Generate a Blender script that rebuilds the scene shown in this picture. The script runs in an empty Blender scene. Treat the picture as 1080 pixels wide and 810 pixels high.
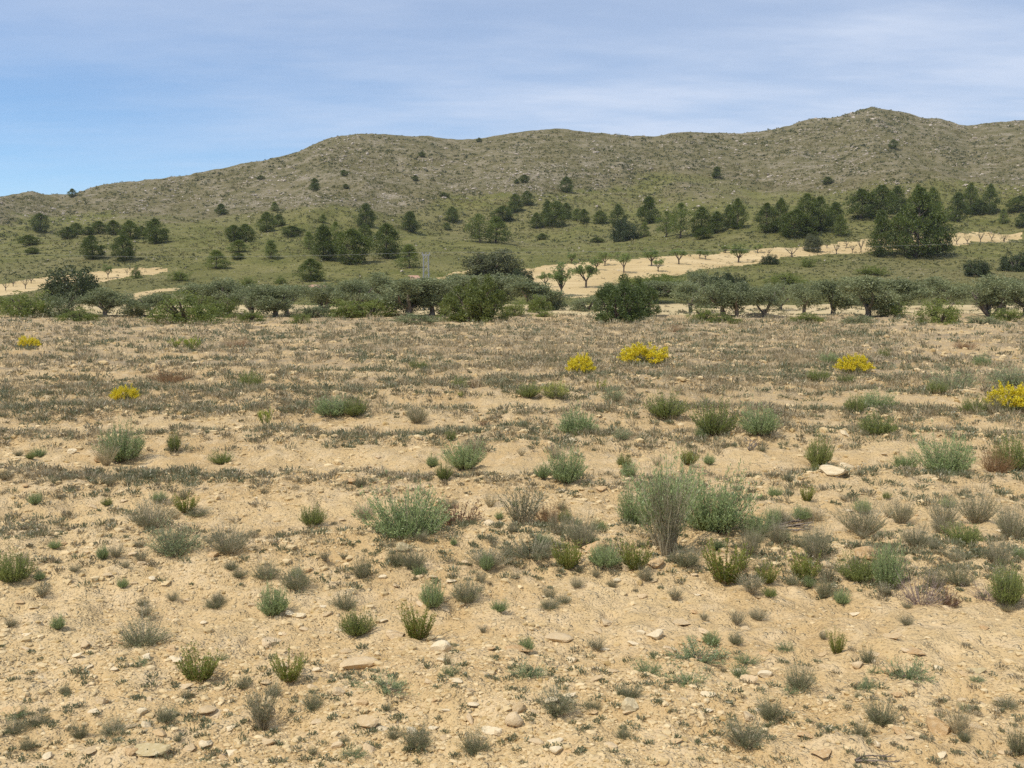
import bpy, math
import numpy as np
from mathutils import Vector

scene = bpy.context.scene
COL = scene.collection
R = np.random.RandomState
rad = math.radians

# ------------------------------------------------------------------ camera numbers (photo is 1080 x 810)
F = 1015.0
CAM_H = 1.6
TP = 97.0 / F                      # tangent of the downward tilt
SP, CP = math.sin(math.atan(TP)), math.cos(math.atan(TP))

def slope(py):
    v = (405.0 - py) / F
    return (-SP + v * CP) / (CP + v * SP)

def ufac(py):
    return CP + (405.0 - py) / F * SP

# ------------------------------------------------------------------ value noise
def _hash(ix, iy, seed):
    h = (ix.astype(np.int64) * 374761393 + iy.astype(np.int64) * 668265263 + seed * 1442695041) & 0xFFFFFFFF
    h = ((h ^ (h >> 13)) * 1274126177) & 0xFFFFFFFF
    h = (h ^ (h >> 16)) & 0xFFFFFF
    return h / float(0xFFFFFF)

def vnoise(x, y, seed=0):
    x = np.asarray(x, float); y = np.asarray(y, float)
    ix = np.floor(x); iy = np.floor(y)
    fx = x - ix; fy = y - iy
    fx = fx * fx * fx * (fx * (fx * 6 - 15) + 10); fy = fy * fy * fy * (fy * (fy * 6 - 15) + 10)
    a = _hash(ix, iy, seed); b = _hash(ix + 1, iy, seed)
    c = _hash(ix, iy + 1, seed); d = _hash(ix + 1, iy + 1, seed)
    return (a * (1 - fx) + b * fx) * (1 - fy) + (c * (1 - fx) + d * fx) * fy - 0.5   # -0.5 .. 0.5

def fbm(x, y, o=4, seed=0, gain=0.5):
    s = 0; a = 1.0
    for i in range(o):
        s = s + a * vnoise(x * 2 ** i + i * 17.3, y * 2 ** i + i * 9.1, seed + i)
        a *= gain
    return s

def sstep(a, b, x):
    t = np.clip((x - a) / (b - a), 0, 1)
    return t * t * (3 - 2 * t)

# ------------------------------------------------------------------ terrain heights
SKY = [(-900, 300), (-600, 285), (-250, 240), (-60, 213), (0, 207), (20, 203), (33, 200), (44, 203), (75, 203), (95, 196), (120, 191), (160, 187), (200, 183), (235, 177),
       (265, 170), (285, 165), (310, 160), (325, 153), (345, 145), (365, 141), (390, 140), (420, 142), (450, 144), (470, 148), (485, 149),
       (500, 148), (530, 142), (560, 138), (585, 136), (610, 137), (650, 141), (690, 142), (705, 139), (725, 138), (745, 140), (775, 139),
       (800, 137), (825, 131), (835, 128), (850, 124), (880, 120), (905, 113), (920, 111), (945, 116), (975, 123), (990, 124), (1010, 130), (1020, 133),
       (1040, 129), (1080, 126), (1300, 150), (1600, 215), (2000, 280)]
TPX = np.arange(-900, 2000, 4.0)
TY = np.arange(0, 800, 2.0)
def _table():
    sx, sy = zip(*SKY)
    sky = np.interp(TPX, sx, sy)
    yc = np.interp(TPX, [-900, 0, 350, 480, 600, 900, 1100, 2000], [400, 415, 430, 455, 450, 485, 480, 430])
    T = np.zeros((len(TPX), len(TY)))
    for i in range(len(TPX)):
        ky = [0, 62, 100, 115, 135, 150, 170, 200]
        kp = [None, None, None, 313.5, 297, 285, 270, 253]
        kz = [0, 0, 0] + [CAM_H + a * slope(b) for a, b in zip(ky[3:], kp[3:])]
        for t in (0.15, 0.3, 0.45, 0.6, 0.75, 0.88, 1.0):
            Y = 200 + (yc[i] - 200) * t
            p = 253 - (253 - sky[i]) * t ** (0.92)
            ky.append(Y); kz.append(CAM_H + Y * slope(p))
        zc = kz[-1]
        for d, q in ((25, 0.96), (70, 0.8), (150, 0.5), (320, 0.1)):
            ky.append(yc[i] + d); kz.append(zc * q)
        T[i] = np.interp(TY, ky, kz)
    g = np.exp(-0.5 * (np.arange(-12, 13) / 2.5) ** 2); g /= g.sum()
    P = np.pad(T, ((0, 0), (12, 12)), mode='edge')
    S = sum(g[k] * P[:, k:k + len(TY)] for k in range(25))
    g = np.exp(-0.5 * (np.arange(-4, 5) / 1.2) ** 2); g /= g.sum()
    # lift the crest back to where the rounding took it from
    S[:, TY < 98] = 0
    lift = np.max(np.where(TY > 250, (T - CAM_H) / np.maximum(TY, 1), -9), 1) - np.max(np.where(TY > 250, (S - CAM_H) / np.maximum(TY, 1), -9), 1)
    S += (lift[:, None] * TY[None]) * sstep(260, 400, TY)[None]
    return S
TAB = _table()

def macro(x, Y):
    x = np.asarray(x, float); Y = np.asarray(Y, float)
    Ys = np.maximum(Y, 1.0)
    px = 540 + F * (x / Ys) * (1.003 + 0.017 * np.clip((Ys - 100) / 380, 0, 1))
    i = np.clip((px - TPX[0]) / 4.0, 0, len(TPX) - 1.001); j = np.clip(Ys / 2.0, 0, len(TY) - 1.001)
    i0 = i.astype(int); j0 = j.astype(int); fi = i - i0; fj = j - j0
    z = (TAB[i0, j0] * (1 - fi) + TAB[i0 + 1, j0] * fi) * (1 - fj) + (TAB[i0, j0 + 1] * (1 - fi) + TAB[i0 + 1, j0 + 1] * fi) * fj
    w = sstep(130, 260, Ys) * (1 - 0.8 * sstep(360, 430, Ys))
    z = z + w * (9.0 * fbm(x / 70.0, Y / 110.0, 3, 3) - 8.0 * np.abs(vnoise(x / 42.0 + 0.3 * z / 10, Y / 130.0, 8)) - 3.0 * np.abs(vnoise(x / 17.0 - 0.2 * z / 10, Y / 60.0, 9)))
    w2 = sstep(100, 150, Ys)
    z = z + w2 * (0.6 * fbm(x / 12.0, Y / 12.0, 3, 11) + sstep(230, 330, Ys) * 0.55 * fbm(x / 4.0, Y / 4.0, 2, 15))
    return z

def rows_wave(x, Y):
    w = Y + 0.02 * x + 0.38 * fbm(x / 5.0, Y / 4.0, 2, 21)
    return 0.5 + 0.5 * np.cos((w - 5.75) * 2 * math.pi / 2.3)

def height(x, Y):
    x = np.asarray(x, float); Y = np.asarray(Y, float)
    z = macro(x, Y)
    near = 1 - sstep(58, 70, Y)
    r = rows_wave(x, Y)
    m = 0.115 * (r ** 1.6 - 0.4) * (0.75 + 0.8 * fbm(x / 7.0, Y / 2.5, 2, 31)) * sstep(3.6, 5.2, Y)
    m = m + 0.11 * fbm(x / 1.4, Y / 1.1, 3, 41) + 0.05 * fbm(x / 0.33, Y / 0.33, 3, 45) + 0.035 * fbm(x / 0.13, Y / 0.13, 2, 48) + 0.014 * fbm(x / 0.05, Y / 0.05, 2, 51)
    m = m + 0.22 * np.exp(-((Y - 61.0 - 1.5 * vnoise(x / 9.0, Y * 0, 5)) / 0.9) ** 2) * (0.6 + fbm(x / 2.0, Y, 2, 61))
    far = sstep(60, 66, Y) * (1 - sstep(95, 110, Y))
    return z + near * m + far * 0.12 * fbm(x / 3.0, Y / 3.0, 3, 71)

_FAR = {}
def hit(px, py):
    """where the line of sight through a pixel of the photograph meets the ground"""
    px = np.atleast_1d(np.asarray(px, float)); py = np.atleast_1d(np.asarray(py, float))
    s = slope(py); u = (px - 540) / F / ufac(py)
    Yo = np.zeros(len(px))
    near = py > 339
    if near.any():
        sn, un = np.minimum(s[near], -0.027), u[near]
        Y = CAM_H / -sn
        for _ in range(6):
            Y = 0.4 * Y + 0.6 * np.clip((CAM_H - height(un * Y, Y)) / -sn, 2.0, 66)
        Yo[near] = Y
    far = ~near
    if far.any():
        if 'y' not in _FAR:
            _FAR['y'] = np.arange(60.0, 600, 0.7); _FAR['u'] = np.arange(-0.9, 0.9, 0.0025)
            UU, YY = np.meshgrid(_FAR['u'], _FAR['y'], indexing='ij')
            _FAR['s'] = (height(UU * YY, YY) - CAM_H) / YY
        fi = np.clip((u[far] + 0.9) / 0.0025, 0, len(_FAR['u']) - 1.001); i0 = fi.astype(int); fi = (fi - i0)[:, None]
        res = np.zeros(far.sum()); sf = s[far]
        for k in range(0, len(sf), 2000):
            q = slice(k, k + 2000)
            SS = _FAR['s'][i0[q]] * (1 - fi[q]) + _FAR['s'][i0[q] + 1] * fi[q]
            below = SS >= sf[q, None]
            res[q] = _FAR['y'][np.where(below.any(1), below.argmax(1), SS.argmax(1))]
        Yo[far] = res
    X = u * Yo
    return X, Yo, height(X, Yo)

def project(x, Y, z):
    d = Y * CP - (z - CAM_H) * SP
    return 540 + F * x / d, 405 - F * ((z - CAM_H) * CP + Y * SP) / d

# ------------------------------------------------------------------ mesh builder
class MB:
    def __init__(self):
        self.v = []; self.f = {3: [], 4: []}; self.t = {3: [], 4: []}; self.n = 0
    def add(self, v, f, tint=0.5):
        v = np.asarray(v, float).reshape(-1, 3); f = np.asarray(f, int)
        if len(f) == 0: return
        k = f.shape[1]
        self.v.append(v); self.f[k].append(f + self.n)
        self.t[k].append(np.broadcast_to(np.asarray(tint, float), (len(f),)).copy())
        self.n += len(v)
    def verts(self):
        return np.concatenate(self.v)
    def mesh(self, name, mat, smooth=False):
        v = np.concatenate(self.v)
        f3 = np.concatenate(self.f[3]) if self.f[3] else np.zeros((0, 3), int)
        f4 = np.concatenate(self.f[4]) if self.f[4] else np.zeros((0, 4), int)
        t = np.concatenate(self.t[3] + self.t[4])
        return raw_mesh(name, v, f3, f4, {'tint': t}, mat, smooth)

def raw_mesh(name, v, f3, f4, fattr, mat, smooth, vattr=None):
    me = bpy.data.meshes.new(name)
    me.vertices.add(len(v)); me.vertices.foreach_set('co', np.ascontiguousarray(v, np.float32).ravel())
    loops = np.concatenate([f3.ravel(), f4.ravel()]).astype(np.int32)
    me.loops.add(len(loops)); me.loops.foreach_set('vertex_index', loops)
    n3, n4 = len(f3), len(f4)
    st = np.concatenate([np.arange(n3) * 3, n3 * 3 + np.arange(n4) * 4]).astype(np.int32)
    me.polygons.add(n3 + n4); me.polygons.foreach_set('loop_start', st)
    me.polygons.foreach_set('use_smooth', np.full(n3 + n4, bool(smooth)))
    me.update(calc_edges=True)
    for k, a in (fattr or {}).items():
        at = me.attributes.new(k, 'FLOAT', 'FACE'); at.data.foreach_set('value', np.asarray(a, np.float32))
    for k, a in (vattr or {}).items():
        at = me.attributes.new(k, 'FLOAT', 'POINT'); at.data.foreach_set('value', np.asarray(a, np.float32))
    me.materials.append(mat)
    return me

def obj(name, me, parent=None):
    o = bpy.data.objects.new(name, me); COL.objects.link(o)
    if parent is not None: o.parent = parent
    return o

def unit(a):
    return a / np.maximum(np.linalg.norm(a, axis=-1, keepdims=True), 1e-9)

def leaves(mb, P, D, L, W, rng, tint):
    n = len(P)
    if n == 0: return
    L = np.broadcast_to(L, (n,))[:, None]; W = np.broadcast_to(W, (n,))[:, None]
    S = unit(np.cross(D, rng.normal(size=(n, 3))))
    U = np.cross(D, S)
    m = P + D * L * 0.5 + U * L * 0.08
    v = np.stack([P, m + S * W / 2, P + D * L, m - S * W / 2], 1)
    mb.add(v.reshape(-1, 3), np.arange(n * 4).reshape(n, 4), tint)

def ribbons(mb, C, w, rng, tint):
    """thin tapering strips along N curves of k points"""
    n, k, _ = C.shape
    T = unit(C[:, -1] - C[:, 0])
    S = unit(np.cross(T, rng.normal(size=(n, 3))))
    w = np.broadcast_to(w, (n,))
    tp = np.linspace(1, 0.35, k)
    off = S[:, None] * (w[:, None] * tp[None])[..., None] / 2
    v = np.stack([C - off, C + off], 2).reshape(n, k * 2, 3)
    q = np.array([[2 * i, 2 * i + 1, 2 * i + 3, 2 * i + 2] for i in range(k - 1)])
    f = (q[None] + (np.arange(n) * k * 2)[:, None, None]).reshape(-1, 4)
    t = np.repeat(np.broadcast_to(tint, (n,)), k - 1)
    mb.add(v.reshape(-1, 3), f, t)

def tube(mb, pts, r, sides=6, tint=0.5, rng=None, knob=0.0):
    pts = np.asarray(pts, float); r = np.broadcast_to(r, (len(pts),))
    k = len(pts); V = []
    for i in range(k):
        t = unit(pts[min(i + 1, k - 1)] - pts[max(i - 1, 0)])
        a = np.array([1.0, 0, 0]) if abs(t[0]) < 0.8 else np.array([0, 1.0, 0])
        s = unit(np.cross(t, a)); b = np.cross(t, s)
        an = np.arange(sides) / sides * 2 * math.pi
        rr = r[i] * (1 + (knob * rng.uniform(-1, 1, sides) if rng is not None else 0))
        V.append(pts[i] + (np.cos(an) * rr)[:, None] * s + (np.sin(an) * rr)[:, None] * b)
    f = [[i * sides + j, i * sides + (j + 1) % sides, (i + 1) * sides + (j + 1) % sides, (i + 1) * sides + j]
         for i in range(k - 1) for j in range(sides)]
    mb.add(np.concatenate(V), f, tint)

# ------------------------------------------------------------------ node helpers
def new_mat(name):
    m = bpy.data.materials.new(name); m.use_nodes = True
    nt = m.node_tree; nt.nodes.clear()
    out = nt.nodes.new('ShaderNodeOutputMaterial')
    return m, nt, out

class NT:
    def __init__(self, nt): self.nt = nt
    def n(self, t, **kw):
        nd = self.nt.nodes.new(t)
        for k, v in kw.items(): setattr(nd, k, v)
        return nd
    def l(self, a, b): self.nt.links.new(a, b)
    def val(self, sock, v):
        if hasattr(v, 'is_output'): self.l(v, sock)
        else: sock.default_value = v
    def noise(self, vec, scale, detail=4, rough=0.55, dim='3D'):
        nd = self.n('ShaderNodeTexNoise', noise_dimensions=dim)
        nd.inputs['Scale'].default_value = scale; nd.inputs['Detail'].default_value = detail; nd.inputs['Roughness'].default_value = rough
        self.l(vec, nd.inputs['Vector']); return nd.outputs['Fac']
    def mix(self, fac, a, b):
        nd = self.n('ShaderNodeMix', data_type='RGBA')
        self.val(nd.inputs[0], fac); self.val(nd.inputs[6], a); self.val(nd.inputs[7], b)
        return nd.outputs[2]
    def math(self, op, a, b=0.0, c=None):
        nd = self.n('ShaderNodeMath', operation=op)
        self.val(nd.inputs[0], a); self.val(nd.inputs[1], b)
        if c is not None: self.val(nd.inputs[2], c)
        return nd.outputs[0]
    def ramp(self, fac, lo, hi, smooth=True):
        nd = self.n('ShaderNodeMapRange', interpolation_type='SMOOTHSTEP' if smooth else 'LINEAR')
        self.val(nd.inputs['Value'], fac); nd.inputs['From Min'].default_value = lo; nd.inputs['From Max'].default_value = hi
        return nd.outputs['Result']
    def attr(self, name):
        nd = self.n('ShaderNodeAttribute', attribute_name=name); return nd.outputs['Fac']
    def pos(self, scale=None):
        g = self.n('ShaderNodeNewGeometry').outputs['Position']
        if scale is None: return g
        nd = self.n('ShaderNodeVectorMath', operation='MULTIPLY'); self.l(g, nd.inputs[0]); nd.inputs[1].default_value = scale
        return nd.outputs[0]
    def objpos(self):
        return self.n('ShaderNodeTexCoord').outputs['Object']
    def bump(self, h, strength, dist, normal=None):
        nd = self.n('ShaderNodeBump'); nd.inputs['Strength'].default_value = strength; nd.inputs['Distance'].default_value = dist
        self.l(h, nd.inputs['Height'])
        if normal is not None: self.l(normal, nd.inputs['Normal'])
        return nd.outputs['Normal']

def c4(c): return (c[0], c[1], c[2], 1.0)

def leaf_mat(name, stops, trans=0.25, rnd=0.25, gloss=0.03):
    """colour runs over the stops with each leaf's own tint; every plant shifts a little as a whole"""
    m, nt, out = new_mat(name); N = NT(nt)
    t = N.attr('tint')
    r = N.n('ShaderNodeObjectInfo').outputs['Random']
    t = N.math('ADD', t, N.math('MULTIPLY', N.math('SUBTRACT', r, 0.5), rnd))
    cr = N.n('ShaderNodeValToRGB'); N.l(t, cr.inputs[0])
    e = cr.color_ramp.elements
    while len(e) < len(stops): e.new(0.5)
    for k, (p, c) in enumerate(stops):
        e[k].position = p; e[k].color = c4(c)
    colr = cr.outputs[0]
    d = N.n('ShaderNodeBsdfDiffuse'); N.l(colr, d.inputs[0])
    tr = N.n('ShaderNodeBsdfTranslucent')
    warm = N.mix(1.0, colr, colr); nt.nodes[-1].blend_type = 'MIX'
    N.l(colr, tr.inputs[0])
    mx = N.n('ShaderNodeMixShader'); mx.inputs[0].default_value = trans
    N.l(d.outputs[0], mx.inputs[1]); N.l(tr.outputs[0], mx.inputs[2])
    g = N.n('ShaderNodeBsdfGlossy'); g.inputs['Roughness'].default_value = 0.45; g.inputs[0].default_value = (1, 1, 1, 1)
    m2 = N.n('ShaderNodeMixShader'); m2.inputs[0].default_value = gloss
    N.l(mx.outputs[0], m2.inputs[1]); N.l(g.outputs[0], m2.inputs[2])
    N.l(m2.outputs[0], out.inputs[0])
    return m

def bark_mat(name, a, b, scale=18):
    m, nt, out = new_mat(name); N = NT(nt)
    p = N.objpos()
    n1 = N.noise(p, scale, 5); n2 = N.noise(p, scale * 0.2, 3)
    c = N.mix(N.ramp(N.math('ADD', N.math('MULTIPLY', n1, 0.6), N.math('MULTIPLY', n2, 0.4)), 0.35, 0.65), c4(a), c4(b))
    bs = N.n('ShaderNodeBsdfPrincipled'); N.l(c, bs.inputs['Base Color']); bs.inputs['Roughness'].default_value = 0.9
    N.l(N.bump(n1, 0.6, 0.03), bs.inputs['Normal'])
    N.l(bs.outputs[0], out.inputs[0]); return m
# ------------------------------------------------------------------ sky, sun, camera
SUN_EL = rad(54); SUN_AZ = (-0.74, -0.62)        # towards the sun: from the left, a little behind the camera
def build_light():
    w = bpy.data.worlds.new('World'); scene.world = w; w.use_nodes = True
    nt = w.node_tree; nt.nodes.clear(); N = NT(nt)
    out = N.n('ShaderNodeOutputWorld'); bg = N.n('ShaderNodeBackground')
    sky = N.n('ShaderNodeTexSky', sky_type='NISHITA', sun_disc=False)
    sky.sun_elevation = SUN_EL
    sky.sun_rotation = math.atan2(-SUN_AZ[0], SUN_AZ[1])
    sky.altitude = 700; sky.air_density = 1.0; sky.dust_density = SKY_DUST; sky.ozone_density = 2.2
    # thin veils of high cloud, laid out over the dome by direction
    g = N.n('ShaderNodeTexCoord').outputs['Generated']
    sep = N.n('ShaderNodeSeparateXYZ'); N.l(g, sep.inputs[0])
    zz = N.math('MAXIMUM', sep.outputs[2], 0.02)
    k = N.math('ADD', zz, 0.10)
    cx = N.math('DIVIDE', sep.outputs[0], k); cy = N.math('DIVIDE', sep.outputs[1], k)
    cmb = N.n('ShaderNodeCombineXYZ'); N.l(cx, cmb.inputs[0]); N.l(cy, cmb.inputs[1])
    mp = N.n('ShaderNodeMapping'); N.l(cmb.outputs[0], mp.inputs[0])
    mp.inputs['Rotation'].default_value = (0, 0, rad(-32)); mp.inputs['Scale'].default_value = (0.55, 1.25, 1)
    mp.inputs['Location'].default_value = (3.1, 0.4, 0)
    n1 = N.noise(mp.outputs[0], 0.55, 6, 0.62)
    n2 = N.noise(mp.outputs[0], 2.4, 5, 0.6)
    veil = N.ramp(N.math('ADD', N.math('MULTIPLY', n1, 0.80), N.math('MULTIPLY', n2, 0.20)), 0.36, 0.68)
    # the blue gap low to one side of the ridge
    side = N.ramp(N.math('DIVIDE', sep.outputs[0], N.math('MAXIMUM', sep.outputs[1], 0.05)), -0.52, 0.22)
    high = N.ramp(sep.outputs[2], 0.11, 0.27)
    base = N.math('MULTIPLY', N.math('ADD', N.math('MULTIPLY', side, 0.52), N.math('MULTIPLY', high, 0.22)), CLOUD_BASE)
    fac = N.math('MINIMUM', N.math('ADD', base, N.math('MULTIPLY', N.math('MULTIPLY', veil, N.math('ADD', N.math('MULTIPLY', side, 0.55), 0.45)), CLOUD_VEIL)), 0.8)
    tint = N.n('ShaderNodeMix', data_type='RGBA', blend_type='MULTIPLY'); tint.inputs[0].default_value = 1.0
    N.l(sky.outputs[0], tint.inputs[6]); tint.inputs[7].default_value = SKY_TINT
    mixc = N.mix(fac, tint.outputs[2], CLOUD_COL)
    N.l(mixc, bg.inputs[0]); bg.inputs[1].default_value = SKY_STR
    N.l(bg.outputs[0], out.inputs[0])
    L = bpy.data.lights.new('sun', 'SUN'); L.energy = SUN_STR; L.angle = rad(0.53); L.color = (1.0, 0.95, 0.87)
    o = bpy.data.objects.new('sun', L); COL.objects.link(o)
    h = math.hypot(*SUN_AZ)
    d = Vector((SUN_AZ[0] / h * math.cos(SUN_EL), SUN_AZ[1] / h * math.cos(SUN_EL), math.sin(SUN_EL)))
    o.rotation_euler = d.to_track_quat('Z', 'Y').to_euler(); o.location = (-30, -20, 60)
    cam = bpy.data.cameras.new('camera'); co = bpy.data.objects.new('camera', cam); COL.objects.link(co)
    cam.sensor_width = 36; cam.lens = F / 1080 * 36; cam.clip_end = 3000; cam.clip_start = 0.05
    co.location = (0, 0, CAM_H); co.rotation_euler = (rad(90) - math.atan(TP), 0, 0)
    scene.camera = co
    scene.view_settings.view_transform = 'Standard'; scene.view_settings.look = 'None'
    scene.view_settings.exposure = EXPOSURE; scene.view_settings.gamma = 1.0; scene.view_settings.use_curve_mapping = False
    scene.cycles.use_denoising = False
    scene.cycles.max_bounces = 5; scene.cycles.transparent_max_bounces = 4

SKY_STR = 0.115; SUN_STR = 3.9; EXPOSURE = 0.14; SKY_DUST = 0.6
SKY_TINT = (0.75, 0.93, 1.08, 1.0); CLOUD_COL = (5.7, 6.35, 7.6, 1); CLOUD_BASE = 0.58; CLOUD_VEIL = 0.72
build_light()

# ------------------------------------------------------------------ ground materials
def soil_mat():
    m, nt, out = new_mat('stony_soil'); N = NT(nt)
    p = N.pos()
    a = N.noise(p, 0.55, 5, 0.6); b = N.noise(p, 4.5, 5, 0.62); c = N.noise(p, 38, 4, 0.65); d = N.noise(p, 140, 3, 0.6)
    col = N.mix(N.ramp(a, 0.35, 0.65), c4((0.476, 0.322, 0.146)), c4((0.560, 0.406, 0.204)))
    col = N.mix(N.ramp(b, 0.42, 0.72), col, c4((0.615, 0.46, 0.26)))
    col = N.mix(N.math('MULTIPLY', N.ramp(c, 0.50, 0.72), 0.55), col, c4((0.30, 0.20, 0.105)))
    col = N.mix(N.math('MULTIPLY', N.ramp(d, 0.52, 0.7), 0.4), col, c4((0.62, 0.49, 0.275)))
    litter = N.attr('litter')
    lf = N.math('MULTIPLY', litter, N.ramp(N.math('ADD', N.math('MULTIPLY', b, 0.5), N.math('MULTIPLY', c, 0.5)), 0.36, 0.58))
    col = N.mix(N.math('MULTIPLY', lf, 0.9), col, c4((0.275, 0.215, 0.135)))
    vo = N.n('ShaderNodeTexVoronoi', feature='F1'); vo.inputs['Scale'].default_value = 26; N.l(p, vo.inputs['Vector'])
    vo2 = N.n('ShaderNodeTexVoronoi', feature='F1'); vo2.inputs['Scale'].default_value = 70; N.l(p, vo2.inputs['Vector'])
    cv = N.n('ShaderNodeSeparateColor'); N.l(vo.outputs['Color'], cv.inputs[0])
    peb = N.math('MULTIPLY', N.ramp(vo.outputs['Distance'], 0.42, 0.22), N.ramp(cv.outputs[0], 0.45, 0.6))
    col = N.mix(N.math('MULTIPLY', peb, 0.45), col, N.mix(cv.outputs[1], c4((0.47, 0.35, 0.18)), c4((0.68, 0.55, 0.34))))
    h = N.math('ADD', N.math('MULTIPLY', peb, 0.6), N.math('ADD', N.math('MULTIPLY', c, 0.9), N.math('MULTIPLY', N.ramp(vo2.outputs['Distance'], 0.5, 0.1), 0.3)))
    bs = N.n('ShaderNodeBsdfPrincipled'); N.l(col, bs.inputs['Base Color']); bs.inputs['Roughness'].default_value = 0.95
    bs.inputs['Specular IOR Level'].default_value = 0.15
    N.l(N.bump(h, 0.9, 0.02, N.bump(b, 0.5, 0.06)), bs.inputs['Normal'])
    N.l(bs.outputs[0], out.inputs[0]); return m

def hill_mat():
    m, nt, out = new_mat('hillside_earth'); N = NT(nt)
    p = N.pos(); q = N.pos((1, 1, 2.2))
    big = N.noise(p, 0.022, 4); mid = N.noise(q, 0.14, 5, 0.6); fine = N.noise(q, 0.75, 5, 0.65); spk = N.noise(q, 1.9, 4, 0.6)
    rock = N.attr('rocky')
    green = N.mix(N.ramp(mid, 0.35, 0.66), c4((0.142, 0.142, 0.040)), c4((0.215, 0.197, 0.068)))
    green = N.mix(N.math('MULTIPLY', N.ramp(fine, 0.48, 0.68), 0.5), green, c4((0.10, 0.105, 0.035)))
    green = N.mix(N.math('MULTIPLY', N.ramp(big, 0.45, 0.65), 0.5), green, c4((0.205, 0.175, 0.082)))
    brown = N.mix(N.ramp(mid, 0.35, 0.65), c4((0.146, 0.128, 0.056)), c4((0.216, 0.180, 0.096)))
    brown = N.mix(N.math('MULTIPLY', N.ramp(fine, 0.5, 0.66), 0.6), brown, c4((0.115, 0.108, 0.044)))
    col = N.mix(N.ramp(N.math('ADD', rock, N.math('MULTIPLY', N.math('SUBTRACT', mid, 0.5), 0.9)), 0.25, 0.75), green, brown)
    rk = N.ramp(N.math('ADD', N.math('ADD', N.math('MULTIPLY', spk, 0.6), N.math('MULTIPLY', mid, 0.4)), N.math('MULTIPLY', rock, 0.075)), 0.60, 0.68)
    col = N.mix(N.math('MULTIPLY', rk, 0.8), col, N.mix(fine, c4((0.28, 0.235, 0.165)), c4((0.42, 0.365, 0.29))))
    bs = N.n('ShaderNodeBsdfPrincipled'); N.l(col, bs.inputs['Base Color']); bs.inputs['Roughness'].default_value = 0.95
    bs.inputs['Specular IOR Level'].default_value = 0.1
    N.l(N.bump(N.math('ADD', fine, N.math('MULTIPLY', spk, 0.6)), 1.0, 0.9), bs.inputs['Normal'])
    N.l(bs.outputs[0], out.inputs[0]); return m

def tan_mat(name, a, b, c, sc=1.0):
    m, nt, out = new_mat(name); N = NT(nt)
    p = N.pos(); st = N.pos((0.12, 1.0, 1.0))
    n1 = N.noise(p, 0.12 * sc, 5); n2 = N.noise(st, 0.9 * sc, 4, 0.6); n3 = N.noise(p, 3.0 * sc, 4, 0.65)
    col = N.mix(N.ramp(n1, 0.35, 0.65), c4(a), c4(b))
    col = N.mix(N.math('MULTIPLY', N.ramp(n2, 0.48, 0.66), 0.55), col, c4(c))
    col = N.mix(N.math('MULTIPLY', N.ramp(n3, 0.52, 0.70), 0.4), col, c4([x * 0.72 for x in a]))
    bs = N.n('ShaderNodeBsdfPrincipled'); N.l(col, bs.inputs['Base Color']); bs.inputs['Roughness'].default_value = 0.95
    bs.inputs['Specular IOR Level'].default_value = 0.1
    N.l(N.bump(n3, 0.7, 0.15), bs.inputs['Normal'])
    N.l(bs.outputs[0], out.inputs[0]); return m

MSOIL = soil_mat(); MHILL = hill_mat()
MORCH = tan_mat('ploughed_orchard_earth', (0.47, 0.345, 0.165), (0.56, 0.425, 0.225), (0.37, 0.265, 0.13))
MDRY = tan_mat('dry_stubble', (0.47, 0.365, 0.185), (0.56, 0.44, 0.25), (0.34, 0.27, 0.14))
MRED = tan_mat('red_earth', (0.40, 0.24, 0.16), (0.46, 0.29, 0.20), (0.36, 0.2, 0.13))

# ------------------------------------------------------------------ ground sheets
def in_poly(px, py, poly):
    c = np.zeros(px.shape, bool); n = len(poly)
    for i in range(n):
        x1, y1 = poly[i]; x2, y2 = poly[i - 1]
        cond = ((y1 > py) != (y2 > py)) & (px < (x2 - x1) * (py - y1) / ((y2 - y1) or 1e-9) + x1)
        c ^= cond
    return c
P_ORCH = [[(546, 285), (580, 280), (612, 276), (680, 272), (760, 267), (800, 262), (850, 260), (880, 258), (920, 254), (960, 250), (1005, 246), (1076, 246), (1076, 252),
           (1045, 256), (1010, 258), (950, 263), (905, 268), (860, 269), (810, 274), (790, 279), (740, 285), (720, 290), (690, 291), (665, 296),
           (640, 304), (622, 313), (575, 314), (575, 302), (546, 294)],
          [(-40, 303), (0, 299), (50, 292), (100, 286), (130, 284), (175, 283), (177, 287), (150, 291), (110, 296), (90, 299), (55, 300), (40, 305), (0, 313), (-40, 318)],
          [(126, 312), (150, 306), (200, 301), (200, 305), (162, 309), (148, 315), (130, 315)],
          [(476, 288), (492, 285), (489, 292), (466, 297), (462, 294)]]
P_RED = [[(432, 290), (444, 291), (447, 299), (436, 300)], [(318, 301), (345, 300), (345, 304), (320, 304)]]

def strip_mesh(name, U, Yv, keep, mat, kind='structure', vattr=None, smooth=True, label=None):
    pass

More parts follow.
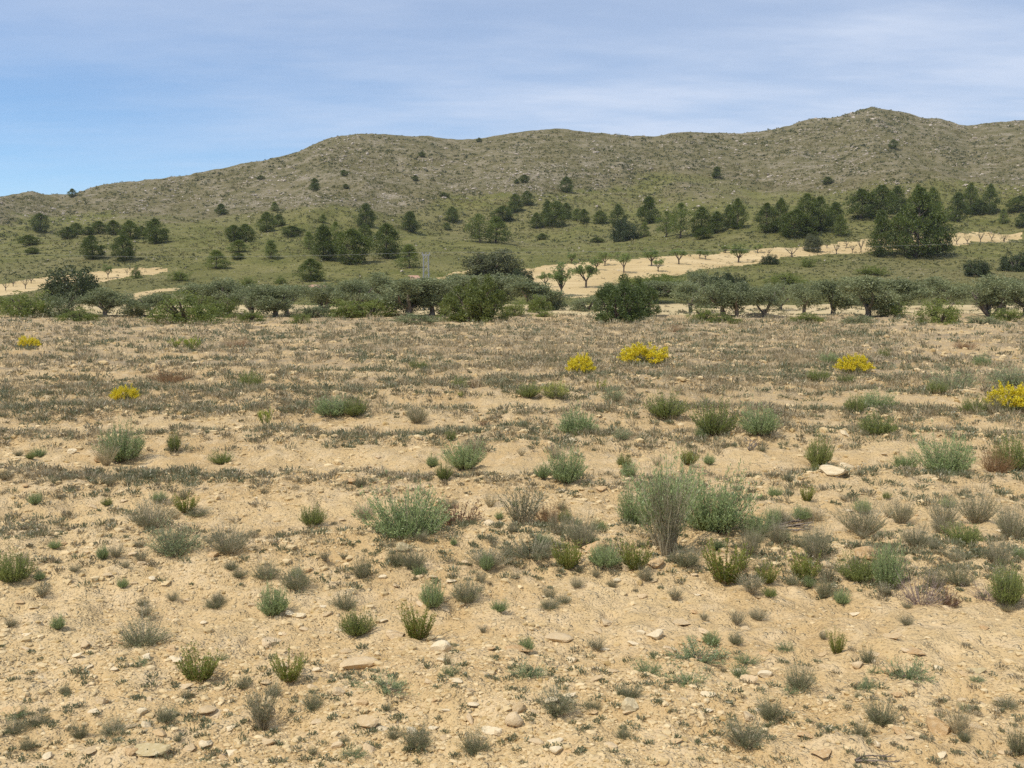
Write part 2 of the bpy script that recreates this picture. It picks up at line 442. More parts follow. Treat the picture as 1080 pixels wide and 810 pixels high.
def build_ground():
    ud = np.linspace(-0.66, 0.66, 740)
    uo = np.array([0.7, 0.76, 0.84, 0.94, 1.06, 1.2, 1.4, 1.7])
    U = np.concatenate([-uo[::-1], ud, uo])
    ys = [1.0]
    while ys[-1] < 62.0:
        y = ys[-1]; ys.append(y + float(np.clip(1.5 * y * y / 1624, 0.011, 0.11)) if y > 2.6 else y + 0.05)
    near = np.array(ys)
    def grid(Yv):
        X = U[None] * (Yv[:, None] + 1.2); Y = np.broadcast_to(Yv[:, None], X.shape)
        return X, Y, height(X, Y)
    def faces(nr, nc):
        i = (np.arange(nr - 1)[:, None] * nc + np.arange(nc - 1)[None]).ravel()
        return np.stack([i, i + 1, i + nc + 1, i + nc], 1)
    X, Y, Z = grid(near)
    r = rows_wave(X, Y)
    lit = sstep(9, 22, Y) * np.clip(0.55 + 1.3 * fbm(X / 2.2, Y / 1.6, 3, 81) + 0.35 * r - 0.1, 0, 1) + 0.25 * sstep(5, 9, Y) * r
    v = np.stack([X, Y, Z], -1).reshape(-1, 3)
    f = faces(*X.shape)
    # the rest of the field, behind and beside the detailed part, just under it
    nb = len(v)
    ext = np.array([[-60, -40, -0.3], [60, -40, -0.3], [60, 40, -0.3], [-60, 40, -0.3]], float)
    v2 = np.concatenate([v, ext]); f2 = np.concatenate([f, [[nb, nb + 1, nb + 2, nb + 3]]])
    me = raw_mesh('ground', v2, np.zeros((0, 3), int), f2, None, MSOIL, True, {'litter': np.concatenate([lit.ravel(), np.zeros(4)])})
    o = obj('ground', me); o['kind'] = 'structure'
    Yf = np.concatenate([[near[-1]], np.arange(62.5, 100, 0.8), np.arange(100, 185, 0.6), np.arange(185, 520, 1.5), np.arange(520, 790, 12)])
    X, Y, Z = grid(Yf)
    px, py = project(X, Y, Z)
    jx = px + 9.0 * fbm(X / 6, Y / 6, 3, 91); jy = py + 3.2 * fbm(X / 4, Y / 5, 3, 95)
    orch = np.zeros(X.shape, bool)
    for P in P_ORCH: orch |= in_poly(jx, jy, P)
    redm = np.zeros(X.shape, bool)
    for P in P_RED: redm |= in_poly(jx, jy, P)
    ok = (Y > 101) & (Y < 260)
    orch &= ok; redm &= ok
    flat = Y < 101 + 6 * fbm(X / 8, Y / 30, 2, 97) + 2
    sx, sy = zip(*SKY)
    up = (253 - py) / np.maximum(253 - np.interp(px, sx, sy), 20)
    rocky = sstep(0.18, 0.62, up + 0.5 * fbm(X / 60, Y / 60, 3, 99)) * 0.9
    # pale outcrops
    for (cx, cy, rx, ry, s) in ((280, 214, 60, 7, 0.9), (410, 213, 45, 9, 0.8), (520, 188, 60, 16, 0.6), (620, 182, 60, 16, 0.45), (860, 178, 50, 24, 0.4), (330, 180, 60, 14, 0.3), (110, 262, 40, 8, 0.35), (560, 200, 30, 8, .4)):
        rocky = rocky + s * np.exp(-((px - cx) / rx) ** 2 - ((py - cy) / ry) ** 2)
    f = faces(*X.shape)
    vv = np.stack([X, Y, Z], -1).reshape(-1, 3)
    code = np.where(redm, 3, np.where(orch, 2, np.where(flat, 1, 0))).ravel()[f[:, 0]]
    for k, (nm, mt) in enumerate((('hills', MHILL), ('dry_field', MDRY), ('orchard_field', MORCH), ('red_earth_patch', MRED))):
        ff = f[code == k]
        used, inv = np.unique(ff, return_inverse=True)
        me = raw_mesh(nm, vv[used], np.zeros((0, 3), int), inv.reshape(-1, 4), None, mt, True, {'rocky': np.clip(rocky.ravel()[used], 0, 1.4)})
        o = obj(nm, me); o['kind'] = 'structure'
build_ground()
# ------------------------------------------------------------------ foliage materials
M = {}
M['pine'] = leaf_mat('pine_needles', [(0.0, (0.046, 0.065, 0.012)), (0.55, (0.099, 0.131, 0.020)), (1.0, (0.174, 0.200, 0.031))], 0.32)
M['pine_pale'] = leaf_mat('pale_pine_needles', [(0.0, (0.095, 0.121, 0.025)), (0.55, (0.162, 0.200, 0.039)), (1.0, (0.256, 0.285, 0.060))], 0.34)
M['olive'] = leaf_mat('olive_leaves', [(0.0, (0.119, 0.141, 0.066)), (0.5, (0.206, 0.231, 0.106)), (1.0, (0.334, 0.353, 0.175))], 0.27, 0.2)
M['oak'] = leaf_mat('holm_oak_leaves', [(0.0, (0.035, 0.051, 0.018)), (0.6, (0.072, 0.094, 0.031)), (1.0, (0.115, 0.138, 0.048))], 0.24)
M['oak_grey'] = leaf_mat('grey_evergreen_leaves', [(0.0, (0.070, 0.078, 0.034)), (0.6, (0.119, 0.129, 0.054)), (1.0, (0.175, 0.182, 0.083))], 0.24)
M['juniper'] = leaf_mat('juniper_sprays', [(0.0, (0.049, 0.069, 0.017)), (0.55, (0.104, 0.143, 0.035)), (1.0, (0.164, 0.206, 0.051))], 0.32)
M['juniper_y'] = leaf_mat('yellowish_juniper_sprays', [(0.0, (0.076, 0.094, 0.019)), (0.55, (0.140, 0.169, 0.035)), (1.0, (0.204, 0.230, 0.050))], 0.32)
M['almond'] = leaf_mat('almond_leaves', [(0.0, (0.122, 0.172, 0.046)), (0.5, (0.220, 0.281, 0.078)), (1.0, (0.325, 0.374, 0.114))], 0.42)
M['bright'] = leaf_mat('fresh_green_leaves', [(0.0, (0.089, 0.119, 0.025)), (0.5, (0.178, 0.216, 0.040)), (1.0, (0.274, 0.300, 0.068))], 0.40)
M['feathery'] = leaf_mat('grey_green_feathery_leaves', [(0.0, (0.148, 0.204, 0.077)), (0.5, (0.304, 0.378, 0.152)), (1.0, (0.486, 0.554, 0.242))], 0.37, 0.2)
M['feathery_green'] = leaf_mat('mid_green_feathery_leaves', [(0.0, (0.112, 0.143, 0.037)), (0.5, (0.239, 0.278, 0.070)), (1.0, (0.375, 0.399, 0.120))], 0.39, 0.2)
M['dry'] = leaf_mat('dry_grey_stems', [(0.0, (0.171, 0.143, 0.085)), (0.5, (0.325, 0.277, 0.179)), (1.0, (0.564, 0.487, 0.329))], 0.22, 0.3)
M['dry_leaf'] = leaf_mat('dull_grey_leaves', [(0.0, (0.105, 0.112, 0.053)), (0.5, (0.196, 0.196, 0.095)), (1.0, (0.308, 0.294, 0.152))], 0.27, 0.3)
M['spiky'] = leaf_mat('spiky_yellow_green_leaves', [(0.0, (0.123, 0.152, 0.026)), (0.5, (0.239, 0.268, 0.049)), (1.0, (0.362, 0.377, 0.087))], 0.42, 0.25)
M['flower'] = leaf_mat('yellow_blossom', [(0.0, (0.500, 0.400, 0.010)), (0.5, (0.780, 0.620, 0.016)), (1.0, (0.840, 0.740, 0.060))], 0.35, 0.15)
M['pale_flower'] = leaf_mat('pale_yellow_blossom', [(0.0, (0.270, 0.270, 0.050)), (0.5, (0.420, 0.420, 0.100)), (1.0, (0.560, 0.550, 0.180))], 0.37, 0.15)
M['lime'] = leaf_mat('lime_flower_heads', [(0.0, (0.200, 0.250, 0.020)), (0.5, (0.360, 0.420, 0.030)), (1.0, (0.480, 0.520, 0.060))], 0.42, 0.15)
M['thyme'] = leaf_mat('dark_thyme_leaves', [(0.0, (0.096, 0.104, 0.049)), (0.5, (0.184, 0.194, 0.091)), (1.0, (0.303, 0.303, 0.152))], 0.24, 0.3)
M['glaucous'] = leaf_mat('blue_grey_leaves', [(0.0, (0.141, 0.184, 0.082)), (0.5, (0.268, 0.323, 0.149)), (1.0, (0.409, 0.470, 0.226))], 0.30, 0.2)
M['straw'] = leaf_mat('straw_blades', [(0.0, (0.238, 0.189, 0.095)), (0.5, (0.389, 0.313, 0.173)), (1.0, (0.540, 0.454, 0.284))], 0.37, 0.3)
M['brown'] = leaf_mat('brown_dead_leaves', [(0.0, (0.111, 0.062, 0.036)), (0.5, (0.221, 0.130, 0.075)), (1.0, (0.338, 0.221, 0.130))], 0.24, 0.25)
M['russet'] = leaf_mat('russet_twigs', [(0.0, (0.144, 0.084, 0.036)), (0.5, (0.264, 0.156, 0.072)), (1.0, (0.384, 0.252, 0.132))], 0.24, 0.2)
M['purple'] = leaf_mat('purplish_dead_twigs', [(0.0, (0.135, 0.095, 0.081)), (0.5, (0.257, 0.189, 0.162)), (1.0, (0.446, 0.351, 0.297))], 0.22, 0.2)
M['field_scrub'] = leaf_mat('field_scrub_leaves', [(0.0, (0.150, 0.160, 0.082)), (0.3, (0.215, 0.218, 0.115)), (0.55, (0.235, 0.195, 0.115)), (0.8, (0.350, 0.285, 0.170)), (1.0, (0.500, 0.410, 0.250))], 0.30, 0.0)
M['hill_scrub'] = leaf_mat('hill_scrub_leaves', [(0.0, (0.052, 0.065, 0.023)), (0.4, (0.111, 0.120, 0.040)), (0.7, (0.192, 0.176, 0.065)), (1.0, (0.284, 0.240, 0.112))], 0.27, 0.0)
M['twig'] = bark_mat('grey_brown_twig', (0.13, 0.10, 0.075), (0.24, 0.19, 0.14), 40)
M['bark'] = bark_mat('dark_bark', (0.055, 0.042, 0.030), (0.14, 0.105, 0.075), 14)
M['olive_bark'] = bark_mat('grey_olive_bark', (0.11, 0.088, 0.068), (0.25, 0.21, 0.165), 12)

# ------------------------------------------------------------------ prototypes: unit width and unit height, one set of meshes each
PROTO = {}
def finish(kind, name, parts):
    """scale the parts so that the whole is about 1 wide and 1 high; parts = [(part name, MB, material, smooth)]"""
    allv = np.concatenate([p[1].verts() for p in parts])
    w = np.percentile(np.abs(allv[:, 0]), 97) + np.percentile(np.abs(allv[:, 1]), 97)
    h = np.percentile(allv[:, 2], 99)
    out = []
    for pn, mb, mt, sm in parts:
        mb.v = [np.concatenate(mb.v) * np.array([1 / w, 1 / w, 1 / h])]
        out.append((pn, mb.mesh(kind + '_' + pn, mt, sm)))
    PROTO.setdefault(kind, []).append(out)

def fan(rng, n, spread, length, base_r, k=6, lean=0.5, env=None, wig=0.04):
    ph = rng.uniform(0, 2 * math.pi, n); th = spread * np.sqrt(rng.uniform(0.02, 1, n))
    L = length * rng.uniform(0.72, 1.04, n)
    if env is not None: L = L * env(th / spread, ph)
    t = np.linspace(0, 1, k)
    bx = base_r * np.sqrt(rng.uniform(0, 1, n)); bp = ph + rng.normal(0, 0.6, n)
    hor = (L * np.sin(th))[:, None] * (t[None] ** (1 - 0.35 * lean)); ver = (L * np.cos(th))[:, None] * (t[None] ** (1 + 0.4 * lean))
    C = np.stack([bx[:, None] * np.cos(bp)[:, None] + hor * np.cos(ph)[:, None],
                  bx[:, None] * np.sin(bp)[:, None] + hor * np.sin(ph)[:, None], ver], -1)
    C += np.cumsum(rng.normal(0, wig * length / k, C.shape), 1) * (t[None, :, None] > 0)
    C[..., 2] = np.maximum(C[..., 2], 0)
    return C

def along(C, per, rng, lo=0.25, hi=1.0):
    n, k, _ = C.shape
    t = rng.uniform(lo, hi, (n, per)) * (k - 1)
    i = np.minimum(t.astype(int), k - 2); f = (t - i)[..., None]
    a = C[np.arange(n)[:, None], i]; b = C[np.arange(n)[:, None], i + 1]
    return (a * (1 - f) + b * f).reshape(-1, 3), unit(b - a).reshape(-1, 3), (t / (k - 1)).ravel(), np.repeat(np.arange(n), per)

def lump(rng, amp=0.3):
    a = rng.uniform(0, 6.28, 3); m = np.array([2, 3, 5])
    return lambda q, ph: 1 + amp * sum(np.sin(m[i] * ph + a[i]) for i in range(3)) / 2

def bush(kind, seed, mat, n=110, per=34, spread=1.1, lean=0.6, leafL=0.075, leafW=0.02, open_=0.5, stem_w=0.012, stemmat='twig', lo=0.3, dirmix=0.75, flower=None, flow_n=0, amp=0.3, height=1.0, shoot=0.0):
    rng = R(seed)
    C = fan(rng, n, spread, 1.0, 0.14, 6, lean, lump(rng, amp))
    C[..., 2] *= height
    S = MB(); ribbons(S, C, stem_w, rng, rng.uniform(0.2, 0.9, n))
    Fm = MB()
    P, T, t, si = along(C, per, rng, lo)
    D = unit(T * dirmix + rng.normal(0, 0.55, P.shape) + np.array([0, 0, 0.15]))
    st = rng.uniform(0, 1, n)
    tint = np.clip(0.25 + 0.35 * t + 0.3 * (st[si] - 0.5) + rng.normal(0, 0.13, len(t)), 0, 1)
    P = P + rng.normal(0, 0.012, P.shape); P[:, 2] = np.maximum(P[:, 2], 0.01)
    leaves(Fm, P, D, leafL * rng.uniform(0.6, 1.25, len(P)), leafW * rng.uniform(0.7, 1.3, len(P)), rng, tint)
    parts = [('foliage', Fm, M[mat], False), ('stems', S, M[stemmat] if stemmat in M else M['twig'], False)]
    if shoot:
        m = int(n * shoot)
        C2 = fan(rng, m, spread * 0.6, 1.32, 0.12, 6, lean, None, 0.05); C2[..., 2] *= height
        B = MB(); ribbons(B, C2, stem_w * 0.8, rng, rng.uniform(0.4, 1, m))
        parts.append(('dry_shoots', B, M['dry'], False))
    if flower:
        B = MB()
        tip = C[:, -1]; up = tip[:, 2] > np.percentile(tip[:, 2], 18)
        src = C[up]
        P, T, t, si = along(src, flow_n, rng, 0.82, 1.03)
        P = P + rng.normal(0, 0.03, P.shape)
        D = unit(T + rng.normal(0, 0.9, P.shape))
        leaves(B, P, D, 0.055 * rng.uniform(0.6, 1.3, len(P)), 0.04, rng, rng.uniform(0, 1, len(P)))
        parts.append(('blossoms', B, M[flower], False))
    finish(kind, kind, parts)

for s in range(3):
    bush('feathery_shrub', 100 + s, 'feathery', n=280, per=30, spread=1.2, leafL=0.08, leafW=0.02, lo=0.25, shoot=0.12)
    bush('green_shrub', 120 + s, 'feathery_green', n=270, per=30, spread=1.22, leafL=0.072, leafW=0.022, lo=0.25, shoot=0.05)
    bush('dome_tuft', 140 + s, 'glaucous', n=260, per=14, spread=1.35, leafL=0.11, leafW=0.012, lo=0.2, amp=0.15, lean=0.2)
    bush('dry_shrub', 160 + s, 'dry_leaf', n=260, per=13, spread=1.0, leafL=0.07, leafW=0.012, lo=0.3, stem_w=0.011, stemmat='dry', lean=0.3, shoot=0.3)
    bush('dark_tuft', 180 + s, 'thyme', n=260, per=18, spread=1.25, leafL=0.075, leafW=0.016, lo=0.15, stemmat='dry', shoot=0.12, amp=0.35)
    bush('spiky_plant', 200 + s, 'spiky', n=62, per=50, spread=0.58, leafL=0.08, leafW=0.022, lo=0.12, stemmat='russet', lean=0.7, dirmix=1.2, stem_w=0.016, amp=0.35)
    bush('broom', 220 + s, 'feathery_green', n=210, per=16, spread=1.3, leafL=0.09, leafW=0.014, lo=0.2, amp=0.12, lean=0.1, flower='flower', flow_n=42)
    bush('pale_broom', 240 + s, 'feathery_green', n=190, per=18, spread=1.25, leafL=0.08, leafW=0.018, lo=0.2, amp=0.25, flower='pale_flower', flow_n=9)
    bush('spurge', 260 + s, 'bright', n=40, per=22, spread=0.9, leafL=0.10, leafW=0.04, lo=0.3, flower='lime', flow_n=26, stem_w=0.016)
    bush('glaucous_mat', 280 + s, 'glaucous', n=120, per=16, spread=1.5, leafL=0.10, leafW=0.03, lo=0.2, height=0.7, amp=0.6, lean=0.9)
    bush('brown_shrub', 300 + s, 'russet', n=220, per=12, spread=1.25, leafL=0.07, leafW=0.014, lo=0.2, stemmat='russet', amp=0.2)
    bush('dead_shrub', 320 + s, 'purple', n=130, per=7, spread=1.35, leafL=0.06, leafW=0.016, lo=0.3, stemmat='purple', stem_w=0.014, amp=0.5)
    bush('dead_plant', 340 + s, 'brown', n=60, per=18, spread=1.3, leafL=0.13, leafW=0.045, lo=0.3, stemmat='brown', stem_w=0.02, amp=0.5)
    bush('grass_tuft', 360 + s, 'field_scrub', n=170, per=2, spread=0.8, leafL=0.2, leafW=0.012, lo=0.2, stemmat='straw', stem_w=0.012, amp=0.3, lean=0.1)
    bush('leafy_bush', 380 + s, 'bright', n=150, per=30, spread=1.35, leafL=0.075, leafW=0.04, lo=0.25, amp=0.35)

def tall_dry(seed, green=True):
    rng = R(seed)
    C = fan(rng, 150, 0.50, 1.0, 0.10, 8, -0.2, lump(rng, 0.3), 0.10)
    S = MB(); ribbons(S, C, 0.007, rng, rng.uniform(0.3, 1.0, 150))
    Fm = MB(); P, T, t, si = along(C, 30, rng, 0.22, 0.98)
    k = t > rng.uniform(0.25, 0.95, len(t)); P, T, t = P[k], T[k], t[k]
    leaves(Fm, P, unit(T + rng.normal(0, 0.45, P.shape)), 0.055 * rng.uniform(0.5, 1.3, len(P)), 0.012, rng, np.clip(0.2 + 0.4 * t + rng.normal(0, 0.16, len(P)), 0, 1))
    finish('tall_dry_shrub', 'x', [('stems', S, M['dry'], False), ('foliage', Fm, M['feathery' if green else 'dry_leaf'], False)])
tall_dry(401); tall_dry(402)
def stalks(seed):
    rng = R(seed)
    C = fan(rng, 170, 0.42, 1.0, 0.09, 8, -0.3, lump(rng, 0.3), 0.12)
    S = MB(); ribbons(S, C, 0.009, rng, rng.uniform(0.25, 1.0, 170))
    Fm = MB(); P, T, t, si = along(C, 9, rng, 0.3, 0.95)
    leaves(Fm, P, unit(T + rng.normal(0, 0.4, P.shape)), 0.06 * rng.uniform(0.5, 1.3, len(P)), 0.012, rng, np.clip(0.4 + rng.normal(0, 0.2, len(P)), 0, 1))
    finish('dead_stalks', 'x', [('stems', S, M['dry'], False), ('foliage', Fm, M['dry_leaf'], False)])
stalks(411); stalks(412)

# ------------------------------------------------------------------ trees
def clump(mb, centre, r, n, L, W, rng, tint, up=0.3, flat=0.75):
    d = unit(rng.normal(size=(n, 3))); q = rng.uniform(0.35, 1.0, n) ** 0.6
    P = centre + d * (q * r)[:, None] * np.array([1, 1, flat])
    D = unit(d + rng.normal(0, 0.6, (n, 3)) + np.array([0, 0, up]))
    leaves(mb, P, D, L * rng.uniform(0.6, 1.3, n), W * rng.uniform(0.7, 1.3, n), rng, np.clip(tint + 0.16 * rng.normal(size=n), 0, 1))

def pine(kind, seed, mat, conic=0.7, low=0.06, n=150, thin=1.0, lop=0.18):
    rng = R(seed); T = MB(); Cw = MB()
    H = 1.0; lean = rng.normal(0, 0.02, 2)
    ax = lambda z: np.array([lean[0] * z + 0.015 * math.sin(6 * z + seed), lean[1] * z, z])
    tube(T, [ax(z) for z in np.linspace(-0.03, 0.93, 9)], np.linspace(0.030, 0.006, 9), 7, 0.5, rng, 0.15)
    bump = lump(rng, lop)
    for i in range(n):
        z = low + (1 - low) * rng.uniform(0, 1) ** 0.95
        q = (z - low) / (1 - low)
        ph = rng.uniform(0, 6.283)
        env = 0.40 * (math.sin(math.pi * min(1, q * 0.86 + 0.16)) ** 0.75) if conic < 0.5 else 0.42 * min(1, (1 - q) ** conic * 1.05) * min(1, 0.55 + q * 2.6)
        env *= float(bump(0, np.array(ph + 3 * z))) * rng.uniform(0.75, 1.12)
        rr = env * (rng.uniform(0.30, 1.0) ** 0.5)
        c = ax(z) + np.array([math.cos(ph) * rr, math.sin(ph) * rr, 0.02])
        cr = rng.uniform(0.06, 0.125) * (0.8 + 0.3 * (1 - q))
        if i % 4 == 0:
            b = ax(max(0.05, z - 0.10 - 0.1 * rr))
            tube(T, [b, b * 0.5 + c * 0.5 + np.array([0, 0, -0.01]), c], [0.010, 0.006, 0.003], 4)
        clump(Cw, c, cr, int(56 * thin), 0.046, 0.016, rng, 0.35 + 0.3 * rng.uniform() + 0.12 * q, 0.5, 0.7)
    clump(Cw, ax(0.965), 0.05, 40, 0.05, 0.015, rng, 0.6, 0.9, 1.2)
    finish(kind, kind, [('trunk', T, M['bark'], True), ('crown', Cw, M[mat], False)])
for s in range(5): pine('pine', 500 + s, 'pine', (0.45, 0.3, 0.62, 0.5, 0.35)[s], 0.05, 140, 1.0, 0.32)
for s in range(3): pine('round_pine', 520 + s, 'pine', 0.3, 0.04, 150, 1.0, 0.28)
for s in range(3): pine('open_pine', 540 + s, 'pine_pale', 0.3, 0.16, 85, 0.9, 0.55)
for s in range(2): pine('pale_pine', 560 + s, 'pine_pale', 0.6, 0.05, 110, 0.9, 0.3)

def olive(seed, n=120, vshape=False, multi=False):
    rng = R(seed); T = MB(); Cw = MB()
    k = 5 if multi else (2 if vshape else rng.randint(1, 3)); tips = []
    if not multi:
        tube(T, [[0, 0, -0.06], [0.01, 0, 0.06], [rng.normal(0, .02), 0, 0.17], [rng.normal(0, 0.03), 0.01, 0.27]], [0.060, 0.040, 0.034, 0.034], 9, 0.5, rng, 0.22)
    for i in range(k + 3):
        a = rng.uniform(0, 6.28) if i >= 2 else (i * 3.14 + rng.normal(0, 0.3))
        s = 0.15 if vshape else (0.02 if multi else 0.25)
        p0 = np.array([0.02 * math.cos(a), 0.02 * math.sin(a), s])
        r = rng.uniform(0.12, 0.3); p2 = np.array([r * math.cos(a), r * math.sin(a), rng.uniform(0.5, 0.75)])
        mid = p0 * 0.45 + p2 * 0.55 + np.array([rng.normal(0, 0.03), rng.normal(0, .03), -0.03])
        tube(T, [p0, mid, p2], [0.026 if not multi else 0.02, 0.019, 0.009], 6, 0.5, rng, 0.15); tips.append(p2)
    ns = rng.randint(6, 10); subs = []
    for i in range(ns):
        a = i / ns * 6.283 + rng.normal(0, 0.35); r = rng.uniform(0.12, 0.36)
        subs.append((np.array([r * math.cos(a), r * math.sin(a), rng.uniform(0.36, 0.80) - (0.1 if multi else 0)]), rng.uniform(0.13, 0.24)))
    subs.append((np.array([0, 0, 0.78]), 0.18))
    for i in range(n):
        c0, sr = subs[rng.randint(len(subs))]
        d = unit(rng.normal(size=3)) * sr * rng.uniform(0.2, 1.0) ** 0.5
        d[2] *= 1.25 if d[2] < 0 else 0.9
        clump(Cw, c0 + d, rng.uniform(0.05, 0.10), 62, 0.046, 0.014, rng, 0.3 + 0.4 * rng.uniform(), 0.0, 0.95)
    finish('olive', 'olive', [('trunk', T, M['olive_bark'], True), ('crown', Cw, M['olive'], False)])
olive(600); olive(601, 130); olive(602, 120, True); olive(603, 130, False, True); olive(604, 110); olive(605, 140)

def mound(kind, seed, mat, n=120, L=0.05, W=0.022, flames=False, dome=0.62, amp=0.3, stemmat='bark'):
    """a big evergreen shrub or low tree whose leaves come down to the ground"""
    rng = R(seed); T = MB(); Cw = MB(); bp = lump(rng, amp)
    for i in range(7):
        a = rng.uniform(0, 6.28); p2 = np.array([0.28 * math.cos(a), 0.28 * math.sin(a), rng.uniform(0.45, 0.75)])
        tube(T, [[0.03 * math.cos(a), 0.03 * math.sin(a), -0.03], p2 * 0.5 + np.array([0, 0, .06]), p2], [0.03, 0.02, 0.008], 5)
    for i in range(n):
        ph = rng.uniform(0, 6.283); el = math.asin(rng.uniform(0, 1) ** 1.25) ; q = rng.uniform(0.4, 1.0) ** 0.6
        e = float(bp(0, np.array(ph + el)))
        c = np.array([0.46 * e * math.cos(el) ** 0.55 * q * math.cos(ph), 0.46 * e * math.cos(el) ** 0.55 * q * math.sin(ph), 0.05 + 0.80 * math.sin(el) * q * (0.8 + 0.2 * e)])
        if flames:
            h = rng.uniform(0.13, 0.25); m = 110; t = rng.uniform(0, 1, m)
            out = np.array([c[0], c[1], 0.55]) * 0.35
            P = c + out * (t[:, None] * h * 1.6) + np.array([0, 0, 1]) * (t * h)[:, None] + rng.normal(0, 1, (m, 3)) * (0.040 * (1.08 - t))[:, None]
            D = unit(out + np.array([0, 0, 0.6]) + rng.normal(0, 0.45, (m, 3)))
            leaves(Cw, P, D, L * rng.uniform(0.6, 1.3, m), W, rng, np.clip(0.2 + 0.55 * t + 0.12 * rng.normal(size=m), 0, 1))
        else:
            clump(Cw, c, rng.uniform(0.05, 0.11), 55, L, W, rng, 0.25 + 0.5 * rng.uniform(), 0.5, 1.1)
    finish(kind, kind, [('trunk', T, M[stemmat], True), ('crown', Cw, M[mat], False)])
for s in range(3): mound('oak', 700 + s, 'oak', 150)
for s in range(2): mound('grey_oak', 720 + s, 'oak_grey', 140)
def lobed(kind, seed, mat, nl=9, L=0.040, W=0.014):
    """a dense conifer bush built up from pointed upright lobes"""
    rng = R(seed); T = MB(); Cw = MB()
    for i in range(nl):
        a = i * 2.4 + rng.normal(0, 0.3); r = 0.34 * math.sqrt(i / nl) * rng.uniform(0.85, 1.1)
        h = (1.0 - 1.0 * r) * rng.uniform(0.82, 1.05); b = rng.uniform(0.13, 0.19); lean = np.array([math.cos(a), math.sin(a)]) * rng.uniform(0.0, 0.12)
        c0 = np.array([r * math.cos(a), r * math.sin(a)])
        tube(T, [[0.02 * math.cos(a), 0.02 * math.sin(a), -0.03], [c0[0] * 0.7, c0[1] * 0.7, 0.2], [c0[0] + lean[0], c0[1] + lean[1], 0.75 * h]], [0.03, 0.02, 0.006], 5)
        for j in range(30):
            t = rng.uniform(0, 1) ** 1.1; ph = rng.uniform(0, 6.283)
            rr = b * (1 - t ** 1.6) ** 0.7 * math.sqrt(rng.uniform(0.25, 1)) * (0.75 if t < 0.1 else 1.0) + 0.01
            ctr = np.array([c0[0] + lean[0] * t + rr * math.cos(ph), c0[1] + lean[1] * t + rr * math.sin(ph), 0.03 + t * (h - 0.05)])
            clump(Cw, ctr, rng.uniform(0.030, 0.06), 46, L, W, rng, 0.25 + 0.25 * rng.uniform() + 0.25 * rr / b, 1.0, 1.5)
    finish(kind, kind, [('trunk', T, M['bark'], True), ('crown', Cw, M[mat], False)])
for s in range(2): lobed('juniper', 740 + s, 'juniper')
for s in range(2): lobed('yellow_juniper', 750 + s, 'juniper_y', 11)
for s in range(4): mound('green_mound', 760 + s, 'bright', 150, 0.036, 0.018, False, 0.6, 0.55)
for s in range(3): mound('grey_mound', 780 + s, 'olive', 120, 0.05, 0.018, False, 0.6, 0.45)

def almond(kind, seed, leafy=1.0, narrow=1.0, lobes=0):
    rng = R(seed); T = MB(); Cw = MB()
    tube(T, [[0, 0, -0.04], [0.01, 0, 0.15], [0.0, 0.01, 0.30]], [0.040, 0.032, 0.034], 7, 0.5, rng, 0.15)
    nb = rng.randint(5, 8)
    for i in range(nb):
        a = i / nb * 6.283 + rng.normal(0, 0.3); r = rng.uniform(0.25, 0.42) * narrow; z = rng.uniform(0.72, 0.95)
        p = [np.array([0, 0, 0.28]), np.array([0.45 * r * math.cos(a), 0.45 * r * math.sin(a), 0.5]), np.array([r * math.cos(a), r * math.sin(a), z])]
        tube(T, p, [0.024, 0.017, 0.006], 5)
        for j in range(6):
            t = rng.uniform(0.35, 1.0); b = p[1] * (1 - t) + p[2] * t; c = b + rng.normal(0, 0.09, 3) + np.array([0, 0, 0.05])
            tube(T, [b, c], [0.008, 0.003], 4)
            clump(Cw, c, rng.uniform(0.05, 0.10), max(3, int(34 * leafy)), 0.055, 0.022, rng, 0.3 + 0.4 * rng.uniform(), 0.2, 0.9)
    if lobes:
        for i in range(16):
            c = np.array([rng.normal(0, 0.10), rng.normal(0, 0.10), rng.uniform(0.85, 1.25)])
            tube(T, [[0, 0, 0.4], c], [0.014, 0.004], 4)
            clump(Cw, c, 0.09, 34, 0.055, 0.022, rng, 0.3 + 0.4 * rng.uniform())
    finish(kind, kind, [('trunk', T, M['bark'], True), ('crown', Cw, M['almond'], False)])
for s in range(4): almond('almond', 800 + s, 2.2)
for s in range(2): almond('tall_almond', 820 + s, 2.0, 0.75, 1)
for s in range(3): almond('bare_almond', 830 + s, 0.06)
